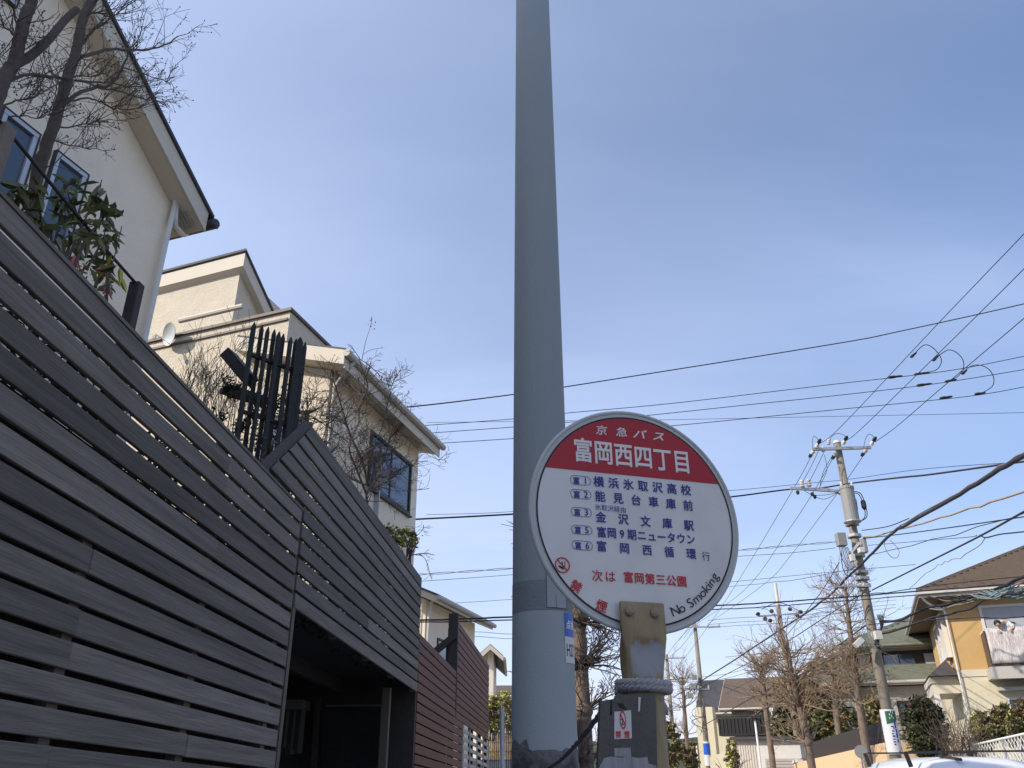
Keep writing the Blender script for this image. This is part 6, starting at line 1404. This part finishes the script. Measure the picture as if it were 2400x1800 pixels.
# dark-roofed house behind the trees
cd = atY(1850, 1612, 52.0)
dh = thing('dark_roofed_house', 'far house with long dark tiled roof behind the bare trees, centre right', 'house', (cd.x, cd.y, .5))
MB().prism([cd+Z*-7, cd+gr*10-Z*7, cd+gr*10+ge*7-Z*7, cd+ge*7-Z*7], Z*7).build('wall', M_stucco1, dh)
hip_roof(dh, cd, gr, ge, 10, 7, .6, .30, M_roofdark, .3, fascia=M_greywall)
Ld = lambda s, o, z: Vector((cd.x+gr.x*s-ge.x*-o*1, cd.y+gr.y*s-ge.y*-o*1, z)) if False else Vector((cd.x+gr.x*s-ge.x*o, cd.y+gr.y*s-ge.y*o, z))
for a in (.8, 3.6, 6.5): window(Ld, dh, a, a+1.7, cd.z-1.9, cd.z-.6, M_alu, fw=.07, mull=1)
# brown-roofed cream house with black balcony
cb_ = atY(1712, 1648, 50.0)
H5, P5_ = simple_house('brown_roofed_house', 'cream house with steep brown roof and black balcony beyond the slim bare tree', (cb_.x, cb_.y, -1.5), gr, -ge, 7.5, 6.0, cb_.z+1.5-.1, atY(1705,1594,52).z+1.5, M_fascia, M_tile, wins=[(1.0,2.4,cb_.z-1.6,cb_.z+.2,M_dframe),(3.4,4.9,cb_.z-1.6,cb_.z+.2,M_dframe)], ov=.6)
bq = P5_(-.8,-1.6,cb_.z-2.2+1.5)
bcy = thing('black_balcony', 'black barred balcony on the brown-roofed cream house', 'balcony', bq) if False else H5
def bslab(a0,a1,d0,d1,c0,c1,nm,m): MB().prism([P5_(a0,d0,c0), P5_(a1,d0,c0), P5_(a1,d1,c0), P5_(a0,d1,c0)], Z*(c1-c0)).build(nm, m, H5)
zb = atY(1730,1718,49).z+1.5; zt5 = atY(1730,1680,49).z+1.5
bslab(-.6,4.5,-1.5,-.01,zb-.15,zb,'balcony_floor',M_black); bslab(-.6,4.5,-1.52,-1.46,zt5-.06,zt5,'balcony_rail',M_black)
bslab(-.6,4.5,-1.49,-1.47,zb,zt5-.1,'balcony_panel',M_black)
for k in range(26): bslab(-.55+k*.2,-.51+k*.2,-1.53,-1.495,zb,zt5-.06,'baluster',M_dframe)
tag(MB().prism([P5_(2.0,-1.56,zt5-.5), P5_(2.7,-1.56,zt5-.5), P5_(2.7,-1.56,zt5+.45), P5_(2.0,-1.56,zt5+.45)], ge*.06).build('laundry', M_shirt), 'white washing hung on the black balcony', 'laundry')
# dark slate roofed cream house further left, with pillar wall
cc_ = atY(1648, 1660, 60.0)
H6, P6_ = simple_house('slate_roofed_house', 'pale cream house with low dark slate roof directly behind the tall pole', (cc_.x, cc_.y, -1.5), gr, -ge, 6.0, 6.0, cc_.z+1.5-.1, cc_.z+1.5+1.9, M_yellowwall, M_roofdark, wins=[(2.6,4.6,cc_.z-1.5,cc_.z+.2,M_alu),(2.6,4.6,cc_.z-5.0,cc_.z-3.6,M_alu)], ov=.5)
pa = atY(1628,1650,57); MB().prism([pa+Z*-5.2, pa+gr*1.1-Z*5.2, pa+gr*1.1+ge*1.2-Z*5.2, pa+ge*1.2-Z*5.2], Z*5.0).build('stair_wall', M_yellowwall, H6)
# white garage / shed with shutter
ga = atY(1722, 1735, 44.0)
wg = thing('white_garage', 'white garage with grey shutter and corrugated side wall below the black balcony', 'garage', (ga.x, ga.y, -2.2))
MB().prism([ga+Z*-3, ga+gr*3.6-Z*3, ga+gr*3.6+ge*4-Z*3, ga+ge*4-Z*3], Z*3).build('wall', M_wpvc, wg)
for k in range(9): MB().prism([ga+gr*(.05+k*.12)-ge*.03-Z*2.9, ga+gr*(.11+k*.12)-ge*.03-Z*2.9, ga+gr*(.11+k*.12)-ge*.03-Z*.1, ga+gr*(.05+k*.12)-ge*.03-Z*.1], ge*.026).build('rib', M_fascia, wg)
for k in range(16): MB().prism([ga+gr*1.35-ge*.05-Z*(2.9-.13*k), ga+gr*3.4-ge*.05-Z*(2.9-.13*k), ga+gr*3.4-ge*.05-Z*(2.79-.13*k), ga+gr*1.35-ge*.05-Z*(2.79-.13*k)], ge*.02).build('shutter_slat', M_greywall, wg)
MB().prism([ga-gr*.2-ge*.3+Z*.01, ga+gr*3.8-ge*.3+Z*.01, ga+gr*3.8+ge*4.2+Z*.01, ga-gr*.2+ge*4.2+Z*.01], Z*.14).build('roof', M_roofdark, wg)
# low cream wall left of it
q = atY(1663,1775,46); tag(MB().prism([q-Z*3, q+gr*1.1-Z*3, q+gr*1.1+Z*.35, q], ge*.2).build('garden_wall', M_yellowwall), 'small pale yellow stepped wall at the foot of the tall pole', 'wall')

# peach retaining wall with dark board fence on top
pw = thing('peach_wall', 'long peach coloured retaining wall with a white coping at its left end', 'wall', RU(26, 11.85))
_q = on(2000, 1757, RN, RN.dot(RU(30,11.85))); zpw = _q.z - gz(_q.x,_q.y)
ua, ub = 30.4, 46.0
def zs_(u): return atY(1950, 1766, RU(27,11.85).y).z + 0.0
def wprism(u0,u1,w0,w1,za,zb,nm,m,par): return MB().prism([RU(u0,w0,za), RU(u1,w0,za), RU(u1,w1,za), RU(u0,w1,za)], Z*(zb-za)).build(nm, m, par)
wprism(ua, ub, 11.85, 12.05, -3.2, zpw, 'wall', M_peach, pw); wprism(ub-3, ub+.1, 11.80, 12.10, zpw+.005, zpw+.12, 'coping', M_wpvc, pw)
wprism(ua, ua+.2, 12.06, 15, -3.2, zpw, 'return_wall', M_peach, pw)
df = thing('dark_board_fence', 'dark brown vertical board fence standing on the peach wall under the evergreens', 'fence', RU(28, 12.2))
u = 30.5
while u < 42.0: wprism(u, u+.13, 12.12, 12.15, zpw-.1, zpw+.72, 'board', M_darkwood, df); u += .145
# rubble wall behind the pole
rw = thing('rubble_wall', 'rubble stone wall piece behind the wrapped foot of the transformer pole', 'wall', atY(2150,1790,25.5))
random.seed(44)
for j in range(7):
    for i in range(9):
        c = atY(2110+i*11+(j%2)*5+ru(-2,2), 1708+j*10, 29.6); MB().box(c, (.15*ru(.7,1.1),.2,.135*ru(.7,1.0))).build('stone', M_stone, rw, bevel=.02)
a = atY(2103,1702,29.8); b = atY(2215,1785,29.8); MB().box((a+b)/2+Vector((0,.12,0)), (b.x-a.x, .2, a.z-b.z)).build('mortar_bed', M_greywall, rw)
# concrete plinth under the white fence, running in from the right
wfz = thing('white_mesh_fence', 'white diamond mesh fence on a low wall in the lower right corner', 'fence', atY(2330,1775,25))
fa = atY(2254, 1752, 26.0); fb = atY(2400, 1720, 22.5); fd_ = (fb-fa); fd_.z = 0
fe = fa + (fb-fa)*1.9; H0 = .82
fa2 = fa; 
def FP_(t, z): p = fa + (fe-fa)*t; return Vector((p.x, p.y, p.z - H0 + z))
MB().tube([FP_(0,H0), FP_(1,H0)], .03, 8).build('top_rail', M_whitef, wfz); MB().tube([FP_(0,.03), FP_(1,.03)], .03, 8).build('bottom_rail', M_whitef, wfz)
LN = (fe-fa).length; n = int(LN/.16)
for k in range(n):
    t0 = k/n
    for sgn in (1, -1):
        t1 = min(1, max(0, t0 + sgn*.42/LN)); 
        if t1 in (0, 1) : continue
        MB().bar(FP_(t0,.03), FP_(t1,H0-.02), .012, .014).build('mesh_wire', M_whitef, wfz)
for t_ in (0, .36, .72, 1): p = FP_(t_, 0); MB().bar(p-Z*.3, p+Z*(H0), .055, .055, up=Vector((0,1,0))).build('post', M_galv, wfz)
pz_ = FP_(0,0); qz_ = FP_(1,0)
tag(MB().prism([pz_-Z*3.6, qz_-Z*3.6, qz_-Z*.02, pz_-Z*.02], Vector((.12,.3,0))).build('concrete_wall', M_kerb), 'concrete retaining wall under the white mesh fence', 'wall')

# ================================================================== WHITE VAN
VB = RU(12.0, 6.75, -.12); vzt = atY(2190, 1778, VB.y).z
vzt += .045
van = thing('parked_van', 'white van with a black roof bar whose roof shows at the lower right edge', 'van', VB)
vh = vzt - VB.z - .02; vx, vy = RN, RD
def VP(a, b, z): return VB + vx*a + vy*b + Z*(z + GR*b*0)
# cross-section loft, front faces the camera
secs = [(-2.3,.60,.95,.55),(-2.2,.74,1.15,.35),(-1.75,.80,1.32,.28),(-1.05,.82,vh-.10,.25),(-.8,.83,vh-.02,.25),(0,.84,vh,.25),(1.6,.84,vh-.01,.25),(2.2,.82,vh-.10,.3),(2.3,.76,vh-.35,.5)]
mb = MB(); nn = 20
for b_, hw, top, bot in secs:
    for j in range(nn):
        a = 2*math.pi*j/nn; ca, sa = math.cos(a), math.sin(a); p = 5.0; qn = (abs(ca)**p+abs(sa)**p)**(-1/p); zc = (top+bot)/2; hz_ = (top-bot)/2
        x = hw*ca*qn; z = zc + hz_*sa*qn
        if z > 1.1: x *= 1-.10*(z-1.1)/(vh-1.1)
        mb.v.append(VP(x, b_, z - (.06*(x/hw)**2 if z > top-.3 else 0)))
for k in range(len(secs)-1):
    for j in range(nn): a = k*nn+j; b_ = k*nn+(j+1)%nn; mb.f.append((a, b_, b_+nn, a+nn))
mb.f.append(tuple(range(nn-1,-1,-1))); mb.f.append(tuple(range((len(secs)-1)*nn, len(secs)*nn)))
mb.build('body', M_paint, van, smooth=True)
mb = MB(); mb.quad(VP(-.70,-1.70,1.36), VP(.70,-1.70,1.36), VP(.64,-1.12,vh-.20), VP(-.64,-1.12,vh-.20)); o = mb.build('windscreen', M_glass, van); sd = o.modifiers.new('t','SOLIDIFY'); sd.thickness = .03; sd.offset = 1
for sgn in (-1, 1):
    for (b0, b1) in ((-1.0,-.1),(.0,1.0),(1.1,2.0)):
        mb = MB(); mb.quad(VP(sgn*.815,b0,1.25), VP(sgn*.815,b1,1.25), VP(sgn*.77,b1,vh-.35), VP(sgn*.77,b0+(.2 if b0 < -.5 else 0),vh-.35)); o = mb.build('side_window', M_glass, van); s2 = o.modifiers.new('t','SOLIDIFY'); s2.thickness = .05; s2.offset = 0
    MB().box(VP(sgn*.60,-2.24,.80), (.30,.10,.22), ex=vx, ey=vy).build('headlight', M_alu, van, bevel=.03)
    MB().bar(VP(sgn*.80,-1.2,1.35), VP(sgn*1.02,-1.28,1.42), .03, .03).build('mirror_arm', M_rubber, van); MB().box(VP(sgn*1.02,-1.28,1.45), (.16,.08,.26), ex=vx, ey=vy).build('mirror', M_rubber, van, bevel=.03)
    for b_ in (-1.55, 1.45):
        w_ = MB().lathe(VP(sgn*.72,b_,.33) if sgn > 0 else VP(sgn*.72,b_,.33), [(.20,-.02),(.33,0),(.34,.05),(.34,.12),(.33,.16),(.20,.17)], 24, vx*sgn).build('wheel', M_rubber, van, smooth=False)
        MB().lathe(VP(sgn*.74,b_,.33), [(.19,.12),(.19,.165),(.05,.155)], 16, vx*sgn).build('rim', M_alu, w_)
MB().box(VP(0,-2.33,.42), (1.5,.12,.26), ex=vx, ey=vy).build('bumper', M_paint, van, bevel=.03); MB().box(VP(0,-2.31,.78), (.8,.04,.12), ex=vx, ey=vy).build('grille', M_rubber, van)
for b_ in (-.35, 1.3):
    MB().bar(VP(-.70,b_,vh+.055), VP(.80,b_,vh+.055), .03, .022).build('roof_bar', M_rubber, van)
    for sgn in (-1, 1): MB().bar(VP(sgn*.70,b_,vh-.12), VP(sgn*.74,b_,vh+.055), .05, .04).build('bar_foot', M_rubber, van)
MB().bar(VP(-.30,-.36,vh-.02), VP(-.32,-.38,vh+.06), .03, .03).build('antenna_base', M_rubber, van)
MB().tube([VP(-.28,-.2,vh+.005), VP(-.34,-1.0,vh-.04)], .018, 6).build('roof_cable', M_rubber, van)

# ================================================================== HOUSES AND TREES ADDED BEHIND THE CAMERA (unseen, to cut skylight on the sign)
simple_house('unseen_blocker_house', 'cream house added unseen behind the viewpoint on the left to block skylight', (-4.6, -16.0, .9), az(4.7), RN, 8.5, 9, 6.2, 8.6, M_stucco1, M_roofdark, wins=[(1.5,3.2,3.6,4.9,M_alu),(5,6.6,3.6,4.9,M_alu)])
simple_house('unseen_blocker_house', 'grey house added unseen across the road behind the viewpoint to block skylight', (11.0, -12.0, 1.2), az(4.7), -RN, 10, 9, 6.0, 8.2, M_greywall, M_tile, wins=[(1.5,3.2,3.6,4.9,M_alu)])
for k, (x, y, s) in enumerate(((1.6,-7.5,1.0),(-.2,-13.5,1.1),(3.4,-20.0,1.2))):
    t = thing('unseen_blocker_tree', ('nearest','middle','farthest')[k]+' unseen evergreen added behind the viewpoint to block skylight', 'tree', (x, y, gz(x,y)), 'evergreens added out of view')
    MB().tube([(x,y,gz(x,y)-.1),(x+.1,y,3),(x,y+.1,5.2)], [.16,.12,.06], 10).build('trunk', M_bark2, t, smooth=True)
    foliage(t, (x,y,5.2), (2.0*s,1.9*s,2.5*s), 3200, .13, M_leafd, name='crown', seed=200+k, hollow=.2)
